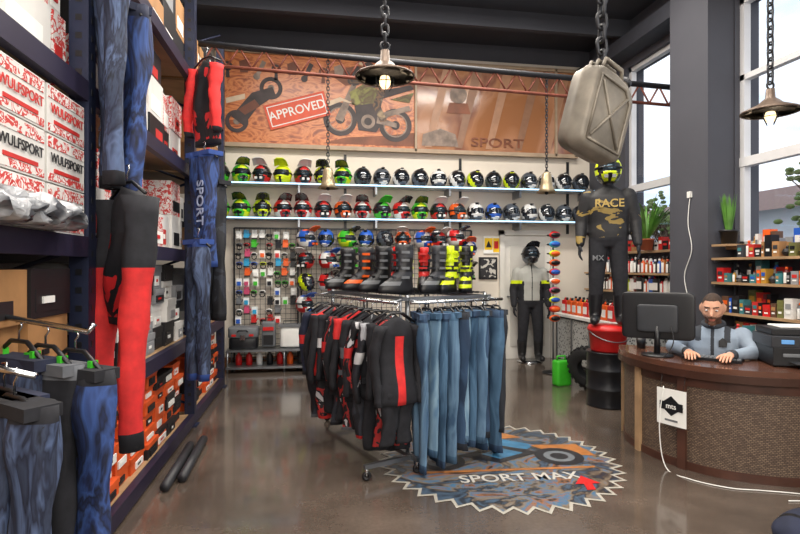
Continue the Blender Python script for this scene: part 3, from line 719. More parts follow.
for v in (0, LL):
    a.box(rp(LW/2, v, .1), (LW, .03, .03), STEEL, A1); a.box(rp(LW/2, v, HT-.03), (LW+.1, .028, .028), STEEL, A1)
for k in range(13): a.box(rp(LW*k/12, LL/2, HT), (.006, LL, .006), BLK, A1)
for k in range(20): a.box(rp(LW/2, LL*k/19, HT+.006), (LW, .006, .006), BLK, A1)
a.cyl(rp(-.05, -.12, HT-.05), rp(LW+.08, -.12, HT-.05), .012, None, CHROME); a.cyl(rp(-.16, -.1, HT-.05), rp(-.16, LL+.05, HT-.05), .012, None, CHROME)
for u in (0, LW): a.cyl(rp(u, -.12, HT-.05), rp(u, 0, HT-.03), .01, None, STEEL)
for v in (0, LL): a.cyl(rp(-.16, v, HT-.05), rp(0, v, HT-.03), .01, None, STEEL)
a.build('clothing_rack')
g = MB(); n_ = 11
for k in range(n_):
    u = .03+.74*k/(n_-1); L = R.uniform(.94, 1.14)
    m = DEN[[0, 2, 4, 0, 1, 2, 4, 0, 1, 4, 3][k]]; m2 = DEN[[1, 4, 1, 4, 3, 0, 1, 4, 3, 1, 3][k]]
    p = rp(u, -.12+R.uniform(-.03, .03), 1.19); A = A1+pi/2+R.uniform(-.4, .4)
    hanger(g, p, A, .12, hook=.06); pants(g, p-Vector((0, 0, .03)), A, L, (m, m2), sd=k*1.3, w=R.uniform(.12, .16), th=R.uniform(.03, .042), stripe=False, flare=1.05)
g.build('hanging_jeans')
g = MB(); n_ = 12
JM = [(BLKC, REDC, BLKC), (BRW, REDC, BLKC), (BLKC, WHC, BWP), (BWP, REDC, BRW), (BLKC, GRYC, BLKC), (BRW, REDC, BLKC), (BLKC, WHC, BLKC), (BLKC, REDC, BRW), (BWP, WHC, BLKC), (BRW, REDC, BLKC), (GRYC, WHC, BLKC), (BLKC, REDC, NAVC)]
STY = [2, 0, 3, 1, 1, 5, 2, 3, 3, 4, 0, 1]
for k in range(n_):
    v = -.12+1.34*k/(n_-1); p = rp(-.15+R.uniform(-.02, .02), v, 1.17); A = A1+R.uniform(-.3, .25)-.28
    ms = JM[k % 12]; hanger(g, p, A, .15, hook=.075); jacket(g, p, A, R.uniform(.55, .72), ms, sd=k*1.7, w=R.uniform(.145, .18), sl=R.uniform(.5, .62), th=.055, sr=.052, style=STY[k])
    pants(g, p-Vector((0, 0, .5)), A, R.uniform(.42, .56), ([BLKC, BRW, BLKC, BKP][k % 4], [REDC, BLKC, GRYC][k % 3] if k % 2 else BLKC), sd=k, w=.15, th=.048, stripe=(k % 3 == 0))
g.build('hanging_jackets')
def boot(mb, p, rz, c1, c2, c3, s=1):
    M = Matrix.Rotation(rz, 3, 'Z'); p = Vector(p); rs = []; n = 20
    S = [(0, -.07, .15, .052), (.03, -.07, .152, .054), (.06, -.065, .145, .052), (.09, -.045, .12, .05), (.12, -.02, .095, .048), (.16, 0, .075, .05), (.21, .005, .066, .05), (.27, .01, .07, .054), (.33, .008, .075, .058), (.37, .005, .074, .057)]
    for z, cy, ry, rx in S:
        rs.append([p+M@Vector((cos(2*pi*j/n)*rx*s*(1-.12*max(0, -sin(2*pi*j/n))), (cy+sin(2*pi*j/n)*ry)*s, z*s)) for j in range(n)])
    mb.rings(rs, c1, True, True, lambda i, j: BLK if i == 0 else (c2 if (i in (4, 7) or (12 < j < 18 and i > 5)) else (c3 if i == 2 and 9 < j < 20 else c1)))
    for k, z in enumerate((.12, .19, .25, .31)):
        mb.box(p+M@Vector((.053*s, -.02*s, z*s)), (.014*s, .07*s, .02*s), c3, rz); mb.box(p+M@Vector((0, (-.08 if z > .13 else -.1)*s, z*s)), (.07*s, .02*s, .018*s), c2, rz)
def Zt(u, v): return rp(u, v, HT+.011)
DG = pm('boot_dark_grey', '#34363c', .5)
bc = [(BLK, DG, GREY), (BLK, YEL, YEL), (YEL, BLK, BLK), (BLK, RED, DG), (BLK, BLK, GREY), (BLK, WHITE, DG), (BLK, DG, ORANGE), (BLK, DG, YEL)]
for (u, v, rz, c) in [(.02, .08, -1.2, 0), (.1, .22, -1.1, 4), (.36, .1, -.9, 0), (.5, .12, -.6, 1), (.66, .12, -.4, 2), (.68, .42, .1, 5), (.05, .45, -1.2, 4), (.25, .5, -1.1, 3), (.05, .75, -1.2, 6), (.28, .82, -.9, 7), (.5, .5, -.3, 3), (.55, .85, -.3, 1), (.05, 1.1, -1.2, 4), (.3, 1.15, -1, 0), (.58, 1.15, -.6, 6)]:
    g = MB(); boot(g, (0, 0, 0), rz, *bc[c]); g.build('motocross_boot', Zt(u, v))

# ================================================================ FLOOR GRAPHIC
g = MB(); T_ = 40
vs = []
for i in range(T_*2): an = pi*i/T_; r = .93 if i % 2 else .845; vs.append((cos(an)*r, sin(an)*r, .003))
g.quad(vs, pm('decal_white', '#a8a49a', .4))
vs = []
for i in range(T_*2): an = pi*i/T_; r = .895 if i % 2 else .81; vs.append((cos(an)*r, sin(an)*r, .0045))
g.quad(vs, pp('decal_print', ['#2b2e36', '#47596c', '#2a2a2e', '#7a6c5c', '#3c6a8c', '#8c6040', '#2a2c30'], 1.9, (1, 1.5, 1), lo=.3, hi=.7, dist=3, rough=.3, interp='LINEAR'))
DB = pm('decal_blue', '#3a749a', .35, var=.3); DO = pm('decal_orange', '#a86c38', .35, var=.3); DK2 = pm('decal_black', '#24252a', .35, var=.3)
g.quad([(x, y, .006) for x, y in ((-.6, .28), (-.2, .5), (.15, .48), (.4, .3), (.3, .2), (.1, .3), (-.2, .3), (-.45, .12))], DB)
g.quad([(x, y, .0062) for x, y in ((-.15, .62), (.2, .66), (.35, .5), (.05, .46))], DO)
g.quad([(x, y, .0065) for x, y in ((.35, .3), (.75, .28), (.8, .0), (.5, .08))], DO)
g.quad([(-.3, .1, .0066), (.1, .32, .0066), (.38, .12, .0066), (.0, -.08, .0066)], DK2)
g.quad([(-.1, .12, .0068), (.1, .24, .0068), (.24, .12, .0068), (.02, 0, .0068)], DB)
for xx, yy in ((-.45, .0), (.5, .02)):
    g.quad([(xx+cos(2*pi*i/20)*.19, yy+sin(2*pi*i/20)*.19, .0068) for i in range(20)], DK2)
    g.quad([(xx+cos(2*pi*i/20)*.12, yy+sin(2*pi*i/20)*.12, .007) for i in range(20)], pm('decal_grey', '#6c7278', .4))
    g.quad([(xx+cos(2*pi*i/20)*.07, yy+sin(2*pi*i/20)*.07, .0072) for i in range(20)], DK2)
g.quad([(-.66, -.2, .0063), (.69, -.2, .0063), (.67, -.235, .0063), (-.64, -.235, .0063)], DO)
fg = g.build('floor_decal', (1.42, 3.97, 0), radians(-4))
text('decal_text', 'SPORT MAX', .18, (.06, -.37, .0075), (0, 0, 0), pm('decal_text_white', '#c0bdb6', .4), fg, ex=.0003, sx=.9)
g = MB(); g.quad([(.44, -.62, .0085), (.5, -.62, .0085), (.52, -.52, .0085), (.58, -.52, .0085), (.5, -.38, .0085), (.4, -.52, .0085), (.46, -.52, .0085)], RED); g.build('decal_arrow', parent=fg)

# ================================================================ RECEPTION COUNTER
CP = catmull([(2.84, 4.5, 0), (2.7, 4.25, 0), (2.66, 3.95, 0), (2.7, 3.68, 0), (2.84, 3.42, 0), (3.07, 3.24, 0), (3.35, 3.14, 0), (3.8, 3.08, 0), (4.3, 3.08, 0)], 6)
def nrm(i):
    t = (CP[min(i+1, len(CP)-1)]-CP[max(i-1, 0)]).normalized(); return Vector((-t.y, t.x, 0))
WICK = bpy.data.materials.new('woven_wicker'); WICK.use_nodes = True
n = WICK.node_tree; b = n.nodes['Principled BSDF']; br = n.nodes.new('ShaderNodeTexBrick')
br.inputs['Scale'].default_value = 1; br.inputs['Brick Width'].default_value = .022; br.inputs['Row Height'].default_value = .012; br.inputs['Mortar Size'].default_value = .0022
br.inputs['Color1'].default_value = lin('#5e4d42')+(1,); br.inputs['Color2'].default_value = lin('#86725f')+(1,); br.inputs['Mortar'].default_value = lin('#3a2e28')+(1,)
uvn = n.nodes.new('ShaderNodeUVMap')
n.links.new(uvn.outputs[0], br.inputs['Vector']); n.links.new(br.outputs['Color'], b.inputs['Base Color']); b.inputs['Roughness'].default_value = .5
def strip(mb, o0, o1, z0, z1, m, i0=0, i1=None):
    i1 = len(CP) if i1 is None else i1; rs = []
    for i in range(i0, i1):
        N_ = nrm(i); rs.append([CP[i]+N_*o0+Vector((0, 0, z0)), CP[i]+N_*o1+Vector((0, 0, z0)), CP[i]+N_*o1+Vector((0, 0, z1)), CP[i]+N_*o0+Vector((0, 0, z1))])
    mb.rings(rs, m, True, False)
g = MB(); TOPM = pm('counter_top_wood', '#5c3c2f', .22, var=.25, scale=4, coat=.4)
strip(g, -.06, .5, .74, .785, TOPM); strip(g, -.065, -.05, .69, .745, pm('counter_edge', '#3c241b', .35))
strip(g, -.02, .0, .62, .74, WOOD); strip(g, -.02, .0, 0, .06, WOOD); strip(g, .0, .02, .05, .66, BLK)
nC = len(CP)
for i in (0, 11, 20, 36, nC-1):
    q = CP[i]+nrm(i)*(-.015); t = nrm(i); g.box((q.x, q.y, .37), (.05, .06, .74), WOODL if i in (0, 11) else WOOD, math.atan2(t.y, t.x))
e0 = CP[0]; N0 = nrm(0); q = e0+N0*.25; g.box((q.x, q.y, .37), (.5, .03, .74), WOOD, math.atan2(N0.y, N0.x))
ctr = g.build('reception_counter')
vs = []; fs = []; acc = 0; uvs = []
for i in range(nC):
    if i: acc += (CP[i]-CP[i-1]).length
    q = CP[i]+nrm(i)*(-.012); vs += [(q.x, q.y, .06), (q.x, q.y, .62)]; uvs += [(acc, .06), (acc, .62)]
    if i: fs.append((2*i-2, 2*i, 2*i+1, 2*i-1))
me = bpy.data.meshes.new('woven_front'); me.from_pydata(vs, [], fs); me.materials.append(WICK); ul = me.uv_layers.new(name='UVMap')
for l in me.loops: ul.data[l.index].uv = uvs[l.vertex_index]
obj('woven_front', me, parent=ctr)
i = 19; q = CP[i]+nrm(i)*(-.075); t = nrm(i); sg = empty('counter_sign', (q.x, q.y, .45)); sg.rotation_euler = (0, 0, math.atan2(t.y, t.x)-pi/2)
g = MB(); g.b2((-.115, -.002, -.135), (.115, .002, .135), PAPER); g.quad([(-.095, -.004, .01), (0, -.004, -.065), (.095, -.004, .01), (0, -.004, .085)], BLK); g.b2((-.09, -.006, -.022), (.09, -.0035, .038), BLK); g.b2((-.05, -.004, -.105), (.05, -.003, -.09), GREY)
for s in (-1, 1): g.tube([(s*.09, 0, .13), (s*.09, .03, .24)], .002, BLK, 5)
g.build('sign_board', parent=sg)
text('sign_text', 'mts', .055, (0, -.007, .008), (radians(90), 0, 0), PAPER, sg, ex=.0003)
g = MB(); g.tube(catmull([(2.62, 3.66, .6), (2.585, 3.66, .3), (2.58, 3.58, .02), (2.62, 3.38, .006), (2.78, 3.2, .006), (2.98, 3.12, .006), (3.2, 3.02, .006), (3.2, 2.94, .006), (3.0, 2.96, .006)], 6), .004, WHITE, 6); g.build('power_cable')
mo = empty('computer_monitor', (2.76, 3.93, .786), radians(-40)); g = MB()
rbox(g, (0, 0, .32), (.54, .03, .38), BLK); g.box((0, .018, .32), (.5, .004, .34), pm('screen_lit', '#7fa4c8', .2, es=.6)); rbox(g, (0, -.03, .3), (.3, .04, .22), pm('monitor_back', '#2c2f34', .5))
g.cyl((0, -.04, .02), (0, -.03, .25), .025, .02, BLK); g.lathe([(.001, 0), (.12, 0), (.12, .01), (.03, .022), (.001, .022)], (0, -.02, 0), BLK, 24); g.build('monitor_body', parent=mo); g = MB()
g.tube(catmull([(.1, -.05, .24), (.12, -.1, .12), (.05, -.12, .01), (-.1, -.1, .008)], 5), .005, BLK, 6); g.build('monitor_cable', parent=mo)
PG = pm('printer_grey', '#2b2d32', .35)
g = MB(); g.box((0, 0, .075), (.46, .36, .13), BLK); g.box((0, .0, .18), (.48, .36, .08), PG); g.box((0, .02, .245), (.44, .3, .045), BLK); g.box((0, -.182, .085), (.34, .01, .025), GREY); g.box((0, -.23, .04), (.26, .12, .008), PG); g.box((0, .04, .275), (.3, .2, .012), PAPER, .06); g.box((.12, -.15, .224), (.16, .06, .01), GREY); g.box((-.14, -.183, .18), (.08, .01, .03), pm('lcd_blue', '#5b8ec2', .2, es=.4)); g.box((.17, -.183, .19), (.03, .008, .03), pm('button_green', '#58a85a', .4))
for s in (-1, 1): g.box((s*.2, 0, .005), (.04, .3, .01), BLK)
g.build('printer', (3.53, 3.4, .786), radians(-24), bevel=.006)
g = MB(); g.box((0, 0, .01), (.4, .14, .02), BLK)
for r_ in range(4):
    for c_ in range(13): g.box((-.18+c_*.03, -.045+r_*.03, .023), (.024, .024, .008), GREY)
g.build('keyboard', (3.03, 3.66, .786), radians(-48))
g = MB(); g.lathe([(.001, 0), (.035, 0), (.04, .09), (.037, .09), (.033, .01), (.001, .008)], (0, 0, 0), BLK, 18)
for k in range(5): g.cyl((0, 0, .02), (R.uniform(-.03, .03), R.uniform(-.03, .03), .15), .004, None, R.choice([BLUE, RED, YEL, BLK]), 6)
g.build('pen_cup', (2.86, 4.3, .786))

# ================================================================ MAN
SKIN = pm('skin', '#cf9a7e', .55, var=.06, scale=10); HAIR = pm('hair_brown', '#3a2a20', .8, var=.3, scale=40); BEARD = pm('beard_brown', '#5e3f2e', .85, var=.3, scale=60)
JKT = pm('jacket_grey_blue', '#8e9cac', .8, var=.1, bump=.2, scale=12); JDK = pm('jacket_dark', '#33373e', .8); PNT = pm('trousers_dark', '#23252d', .85); SHOE = pm('shoe_black', '#18181a', .5); LIP = pm('lips', '#a3604f', .5)
HR = Matrix.Rotation(radians(14), 3, 'X'); HC = Vector((0, -.1, 1.165)); HS = 1.07
def torso(mb, S, m, n=20):
    rs = []
    for (x, y, z, rx, ry) in S:
        ring = []
        for j in range(n):
            an = 2*pi*j/n; ca, sa = cos(an), sin(an); e = .8
            ring.append(Vector((x+math.copysign(abs(ca)**e, ca)*rx, y+math.copysign(abs(sa)**e, sa)*ry, z)))
        rs.append(ring)
    mb.rings(rs, m)
def headmesh(mb, C, M, m):
    M = M*HS
    rs = []; n = 28; K = 18
    for i in range(K+1):
        la = -pi/2+pi*i/K; ring = []
        for j in range(n):
            lo = 2*pi*j/n; dx, dy, dz = max(cos(la), .03)*sin(lo), -max(cos(la), .03)*cos(lo), sin(la)
            x, y, z = .078*dx, .098*dy, .12*dz
            if dz < 0:
                x *= 1-.22*(-dz)**1.3
                if dy > 0: y *= 1-.35*(-dz)
                else: y -= .006*(-dz)
            ring.append(C+M@Vector((x, y, z)))
        rs.append(ring)
    mb.rings(rs, m)
    H = lambda x, y, z: C+M@Vector((x, y, z))
    mb.cap(H(0, -.09, .018), H(0, -.116, -.02), .009, .016, m); mb.ell(H(0, -.1, -.026), (.019, .013, .011), m)
    for s in (-1, 1):
        mb.cap(H(s*.015, -.09, .033), H(s*.045, -.08, .034), .009, .007, m); mb.ell(H(s*.08, .008, 0), (.012, .021, .034), m)
        mb.ell(H(s*.038, -.072, -.02), (.022, .016, .018), m)
    mb.ell(H(0, -.082, -.095), (.034, .026, .026), m); mb.cap(H(-.02, -.093, -.05), H(.02, -.093, -.05), .008, .008, m); mb.cap(H(-.017, -.091, -.062), H(.017, -.091, -.062), .008, .008, m)
b = MB(); m = SKIN
headmesh(b, HC, HR, m)
b.cap((0, -.02, .99), (0, -.075, 1.1), .064, .058, m)
torso(b, [(0, .02, .44, .15, .11), (0, .02, .5, .18, .13), (0, .015, .6, .17, .12), (0, .0, .72, .178, .125), (0, -.01, .84, .2, .13), (0, -.015, .93, .215, .115), (0, -.02, .985, .16, .09), (0, -.025, 1.03, .075, .07)], m)
arms = {}
for s in (-1, 1):
    sh = Vector((s*.2, -.015, .945)); el = Vector((s*.285, -.15, .84)); wr = Vector((s*.14, -.39, .835))
    b.cap(sh, el, .074, .056, m); b.cap(el, wr, .055, .036, m); arms[s] = (el, wr)
    hp = Vector((s*.09, .0, .52)); kn = Vector((s*.14, -.44, .52)); an = Vector((s*.14, -.38, .1))
    b.cap(hp, kn, .095, .065, m); b.cap(kn, an, .062, .042, m); b.cap((s*.14, -.36, .05), (s*.15, -.56, .042), .048, .04, m)
HRi = HR.transposed()
def mcol(c):
    p = HRi@(c-HC)/HS
    if p.length < .17 and p.z > -.128 and c.z > 1.03:
        if p.z > .076 or (p.y > .005 and p.z > -.03 and abs(p.x) < .086 and not (abs(p.x) > .076 and p.y < .03)) or (p.z > .05 and p.y > -.05): return 1
        if p.z < -.036 and p.y < .02:
            if abs(p.x) < .022 and -.068 < p.z < -.05: return 3
            if abs(p.x) < .024 and p.y < -.09 and p.z > -.038: return 0
            if abs(p.x) > .03 and p.z > -.045 and p.y < -.02: return 0
            return 2
        return 0
    if c.z > 1.035: return 0
    if c.z < .09: return 6
    if c.z < .6 and (c.y < -.06 or c.z < .56): return 5
    if abs(c.x) < .012 and c.y < -.05: return 7
    if c.z > .9 and abs(c.x) > .08 and c.y > -.2 and abs(c.x) < .125: return 7
    return 4
MANP = (3.27, 3.93, 0); MANR = radians(-44)
me = fuse(b, .0085, 4, mcol, [SKIN, HAIR, BEARD, LIP, JKT, PNT, SHOE, JDK], 'man_body')
man = obj('seated_man', None, MANP, (0, 0, MANR))
obj('body', me, parent=man)
g = MB()
for s in (-1, 1):
    e = HC+HR@Vector((s*.032, -.09, .011)); g.ell(e, (.014, .012, .008), pm('eye_white', '#e6e0da', .3)); g.ell(e+HR@Vector((0, -.009, -.001)), (.006, .005, .006), pm('iris', '#2a1a12', .2))
    g.cap(HC+HR@Vector((s*.015, -.106, .037)), HC+HR@Vector((s*.049, -.095, .04)), .005, .004, HAIR, 8)
g.build('eyes_and_brows', parent=man)
def hand(mb, wr, D, Nn, side, m, s=1.0, curl=.5):
    D = D.normalized(); Nn = (Nn-D*Nn.dot(D)).normalized(); S = D.cross(Nn)*side
    rs = []
    for t, w, h in ((-.02, .024, .02), (.01, .03, .018), (.05, .04, .015), (.085, .041, .013)):
        rs.append([wr+D*t*s+(S*cos(2*pi*j/12)*w+Nn*sin(2*pi*j/12)*h)*s for j in range(12)])
    mb.rings(rs, m)
    for k, (o, L) in enumerate(((.031, .068), (.011, .076), (-.01, .07), (-.03, .055))):
        p = wr+(D*.078+S*o)*s; d = D
        for q, fr_ in enumerate((.45, .3, .25)):
            a_ = curl*(.7+.1*k)*(q+1); d = D*cos(a_)-Nn*sin(a_); p2 = p+d*L*fr_*s; mb.cap(p, p2, (.0092-.001*q)*s, (.0085-.001*q)*s, m, 8); p = p2
    p = wr+(D*.02+S*.026)*s; d = (D*.6+S*.75-Nn*.25).normalized(); p2 = p+d*.04*s; mb.cap(p, p2, .013*s, .011*s, m, 8); d = (D*.9+S*.3-Nn*.3).normalized(); mb.cap(p2, p2+d*.032*s, .0105*s, .009*s, m, 8)
g = MB()
for s in (-1, 1):
    el, wr = arms[s]; D = (wr-el).normalized(); D = Vector((D.x*.3, D.y, -.06)); hand(g, wr+D.normalized()*.025+Vector((0, 0, .01)), D, Vector((0, 0, 1)), s, SKIN, 1.0, .26)
    g.cyl(wr-(wr-el).normalized()*.03, wr+(wr-el).normalized()*.012, .042, .039, JDK, 14)
g.build('hands', parent=man)
g = MB(); g.torus((0, -.035, 1.035), .072, .02, JDK, Matrix.Rotation(radians(14), 3, 'X'), 24, 8)
g.add([(.045, -.152, .86), (.1, -.146, .86), (.105, -.142, .91), (.073, -.142, .935), (.045, -.148, .91)], [(0, 1, 2, 3, 4)], BLK); g.build('collar', parent=man)
g = MB(); rbox(g, (0, .02, .405), (.48, .46, .07), BLKC); rbox(g, (0, .25, .74), (.42, .06, .42), BLKC); g.box((0, .27, .5), (.06, .04, .2), BLK); g.cyl((0, .02, .1), (0, .02, .37), .025, None, CHROME)
for k in range(5):
    t = k*2*pi/5; q = Vector((cos(t)*.27, sin(t)*.27+.02, .07)); g.cyl((0, .02, .1), q, .02, .014, BLK, 8); g.torus((q.x, q.y, .028), .018, .01, BLK, Matrix.Rotation(pi/2, 3, 'X'), 12, 6)
g.build('office_chair', MANP, MANR)

# ================================================================ MANNEQUINS
def mannequin(name, loc, rz, mats, helm, colour, spread=.09, bag=1.0):
    b = MB(); m = BLKC
    torso(b, [(0, 0, .84, .13, .1), (0, 0, .92, .18*bag, .125), (0, 0, 1.0, .19*bag, .13), (0, 0, 1.1, .185*bag, .125), (0, -.005, 1.25, .2*bag, .135), (0, 0, 1.38, .21*bag, .12), (0, 0, 1.45, .15, .09), (0, 0, 1.5, .07, .065)], m)
    b.cap((0, 0, 1.45), (0, -.01, 1.56), .055, .052, m); b.ell((0, -.02, 1.64), (.075, .095, .115), m)
    W_ = {}
    for s in (-1, 1):
        sh = Vector((s*.2, 0, 1.39)); el = Vector((s*(.26+spread*.5), .02, 1.12)); wr = Vector((s*(.27+spread), -.06, .88))
        b.cap(sh, el, .085*bag, .068*bag, m); b.cap(el, wr, .068*bag, .048, m)
        hp = Vector((s*.095, 0, .92)); kn = Vector((s*.12, -.02, .5)); an = Vector((s*.13, .01, .1))
        b.cap(hp, kn, .108, .084, m); b.cap(kn, an, .082, .066, m); b.cap((s*.13, .02, .055), (s*.15, -.16, .05), .055, .047, m); b.cap((s*.13, .01, .3), (s*.13, .01, .1), .078, .064, m)
        W_[s] = (el, wr)
    me = fuse(b, .013, 3, colour, mats, name+'_body'); r = obj(name, None, loc, (0, 0, rz)); obj('body', me, parent=r)
    g = MB()
    for s in (-1, 1):
        el, wr = W_[s]; D = (wr-el).normalized(); hand(g, wr+D*.03, D, Vector((s, 0, 0)), s, BLKC, 1.1, .3)
    g.build('gloved_hands', parent=r)
    h = obj('helmet', helm, (0, -.02, 1.67), (0, 0, 0), r); h.scale = (1.14,)*3
    return r
GP = pp('black_gold_jersey_print', ['#18181b', '#1f1f22', '#18181b', '#8a743a', '#18181b', '#1d1d20'], 3.0, (1, 1, 1.6), lo=.3, hi=.78, dist=1.2)
def c1(c):
    if c.z < .32: return 2
    if c.z < .94 and abs(c.x) < .27: return 1
    return 0
m1 = mannequin('mannequin', (3.17, 5.36, .875), radians(-25), [GP, BLKC, BLK], HM[8], c1, .02, 1.08)
text('jersey_lettering', 'RACE', .12, (0, -.152, 1.3), (radians(90), 0, 0), pm('print_gold', '#b3974e', .5), m1, ex=.004)
text('leg_lettering', 'MX', .08, (-.11, -.115, .72), (radians(90), 0, 0), GREY, m1, ex=.004)
LJ = pm('jacket_light_grey', '#a9aaa4', .8, var=.08)
def c2(c):
    if c.z < .3: return 2
    if c.z < .95 and abs(c.x) < .24: return 1
    if abs(c.x) > .22 and c.z < 1.2: return 1
    if 1.22 < c.z < 1.27 and abs(c.x) > .15: return 3
    if abs(c.x) > .12 and c.z < 1.25: return 1
    if abs(c.x) < .01: return 1
    return 0
m2 = mannequin('mannequin', (3.4, 8.0, .022), radians(-10), [LJ, BLKC, SHOE, YEL], helmet('helmet_o', HB, HG, HB), c2, .0)
g = MB(); g.lathe([(.001, 0), (.2, 0), (.2, .015), (.001, .02)], (0, 0, 0), CHROME, 28); g.build('mannequin_base', (3.4, 8.02, 0))
def tyre(mb, c, R0=.2, r=.07, mtx=None, m=BLK):
    M = mtx or Matrix.Identity(3); c = Vector(c); prof = [(R0-r, -.05), (R0-r*.3, -.065), (R0+r*.6, -.055), (R0+r, -.03), (R0+r, .03), (R0+r*.6, .055), (R0-r*.3, .065), (R0-r, .05), (R0-r*.8, 0), (R0-r, -.05)]
    mb.lathe(prof, c, m, 36, M, False)
    for k in range(24):
        t = 2*pi*k/24
        for z in (-.025, .025): q = Vector((cos(t)*(R0+r), sin(t)*(R0+r), z)); mb.box(M@q+c, (.02, .035, .03), m, mtx=M@Matrix.Rotation(t, 3, 'Z'))
TY = pm('tyre_rubber', '#1d1e20', .8, var=.25)
# black drum used as podium, with a red tub on top
g = MB(); DR = pm('drum_black', '#1f2024', .35, .3)
g.lathe([(.001, 0), (.215, 0), (.225, .01), (.22, .02), (.22, .18), (.23, .19), (.23, .2), (.22, .21), (.22, .38), (.23, .39), (.23, .4), (.22, .41), (.22, .57), (.228, .58), (.225, .59), (.205, .585), (.001, .58)], (0, 0, 0), DR, 36); g.build('oil_drum', (3.17, 5.36, 0))
g = MB(); g.lathe([(.001, 0), (.17, 0), (.18, .02), (.2, .22), (.215, .225), (.215, .25), (.205, .262), (.2, .28), (.001, .287)], (0, 0, 0), RED, 32)
g.tube([(cos(t)*.215, sin(t)*.215, .22+.1*sin(t)) for t in [pi+pi*k/12 for k in range(13)]], .005, STEEL); g.build('plastic_tub', (3.17, 5.36, .587))
g = MB(); tyre(g, (0, 0, .27), .2, .07, Matrix.Rotation(radians(75), 3, 'Y'), TY); g.build('tyre', (3.3, 6.0, 0), .5)
g = MB(); rbox(g, (0, 0, .16), (.22, .14, .32), GREEN); g.tube([(-.07, 0, .31), (-.07, 0, .37), (.05, 0, .37), (.05, 0, .31)], .012, GREEN); g.cyl((.08, 0, .31), (.09, 0, .36), .02, None, BLK); g.build('fuel_canister', (3.12, 6.35, 0), .2)

# ================================================================ SERVICE COUNTER + BOTTLES
PERF = pp('perforated_metal', ['#55585a', '#b9bbb9'], 30, (1, 1, 1), 'voronoi', .4, lo=.0, hi=.35)
g = MB(); g.b2((3.72, 6.2, .08), (4.55, 7.7, .76), BLK); g.b2((3.7, 6.2, 0), (4.55, 7.7, .08), BLK); g.b2((3.66, 6.15, .76), (4.58, 7.74, .8), PAPER)
for y0, y1 in ((6.22, 6.7), (6.74, 7.2), (7.24, 7.69)): g.b2((3.7, y0, .12), (3.725, y1, .73), PERF)
for y in (6.2, 6.7, 7.2, 7.66): g.b2((3.69, y, .08), (3.72, y+.04, .76), STEEL)
g.b2((3.75, 6.17, .12), (4.5, 6.2, .73), PERF)
g.build('display_cabinet', bevel=.003)
def bottle(mb, x, y, z, m, s=1, jug=False, cap=BLK):
    if jug:
        rbox(mb, (x, y, z+.1*s), (.09*s, .15*s, .2*s), m, n=16); mb.cyl((x, y-.03*s, z+.2*s), (x, y-.03*s, z+.24*s), .018*s, None, cap, 10); mb.tube([(x, y+.0, z+.2*s), (x, y+.02*s, z+.235*s), (x, y+.06*s, z+.2*s)], .01*s, m, 6); mb.box((x-.046*s, y, z+.09*s), (.003, .1*s, .1*s), PAPER)
    else:
        mb.lathe([(.001, 0), (.03*s, 0), (.033*s, .01*s), (.033*s, .14*s), (.015*s, .17*s), (.014*s, .19*s)], (x, y, z), m, 14, matfn=lambda i, j: (PAPER if i == 2 and j % 14 < 9 else m)); mb.cyl((x, y, z+.18*s), (x, y, z+.21*s), .016*s, None, cap, 10)
g = MB()
for k in range(9): bottle(g, 3.8, 6.3+k*.16, .801, ORANGE if k % 4 else RED, 1.0, True)
for k in range(12): bottle(g, 3.95, 6.25+k*.12, .801, R.choice([BLK, BLUE, WHITE, RED, YEL]), 1.2)
g.build('oil_jugs')
def wshelf(name, y0, y1, zs, d=.28, x1=4.598, mm=WOODL):
    g = MB()
    for z in zs: g.b2((x1-d, y0, z-.025), (x1, y1, z), mm)
    for y in (y0+.02, y1-.02):
        g.b2((x1-.03, y-.015, min(zs)-.1), (x1, y+.015, max(zs)), STEEL)
        for z in zs: g.b2((x1-d+.02, y-.01, z-.05), (x1, y+.01, z-.025), STEEL)
    g.build(name)
wshelf('product_shelf', 5.95, 8.0, [1.16, 1.42]); wshelf('product_shelf', 3.0, 5.2, [1.02, 1.34, 1.6], .3)
BCOL = [RED, BLK, ORANGE, pm('bottle_amber', '#a8642c', .4), BLUE, WHITE, BLK, GREY, pm('bottle_maroon', '#6a2226', .4), YEL]
g = MB(); y = 6.0
while y < 7.95:
    bottle(g, 4.42, y, 1.421, R.choice(BCOL), R.uniform(.7, 1.1), False, R.choice([BLK, RED, WHITE])); bottle(g, 4.42, y+.03, 1.161, R.choice(BCOL), R.uniform(.8, 1.1), R.random() < .25, R.choice([BLK, RED, WHITE])); bottle(g, 4.5, y+.04, 1.421, R.choice(BCOL), R.uniform(.9, 1.15)); y += .085
g.build('oil_bottles')
g = MB(); y = 5.98
while y < 7.2:
    w = R.uniform(.07, .14); h = R.uniform(.09, .2); m = R.choice([BXR, BXW, PAPER, CARD, BXB, BXB]); g.box((4.55, y+w/2, SILL+.006+h/2), (.1, w-.01, h), m); g.box((4.498, y+w/2, SILL+.006+h*.6), (.004, w*.6, h*.25), R.choice([PAPER, RED, BLK])); y += w
g.build('small_boxes')
DCOL = [BLK, BXB, BXR, BXW, CARD, BXG, pm('pack_teal', '#3c7a80', .5), pm('pack_olive', '#6a6a3c', .5), pm('pack_mustard', '#b88a34', .5), BLUE, pm('pack_maroon', '#6a2a2c', .5), RED, pm('pack_brown', '#5c4030', .5), GREY, ORANGE, BLK, DG]
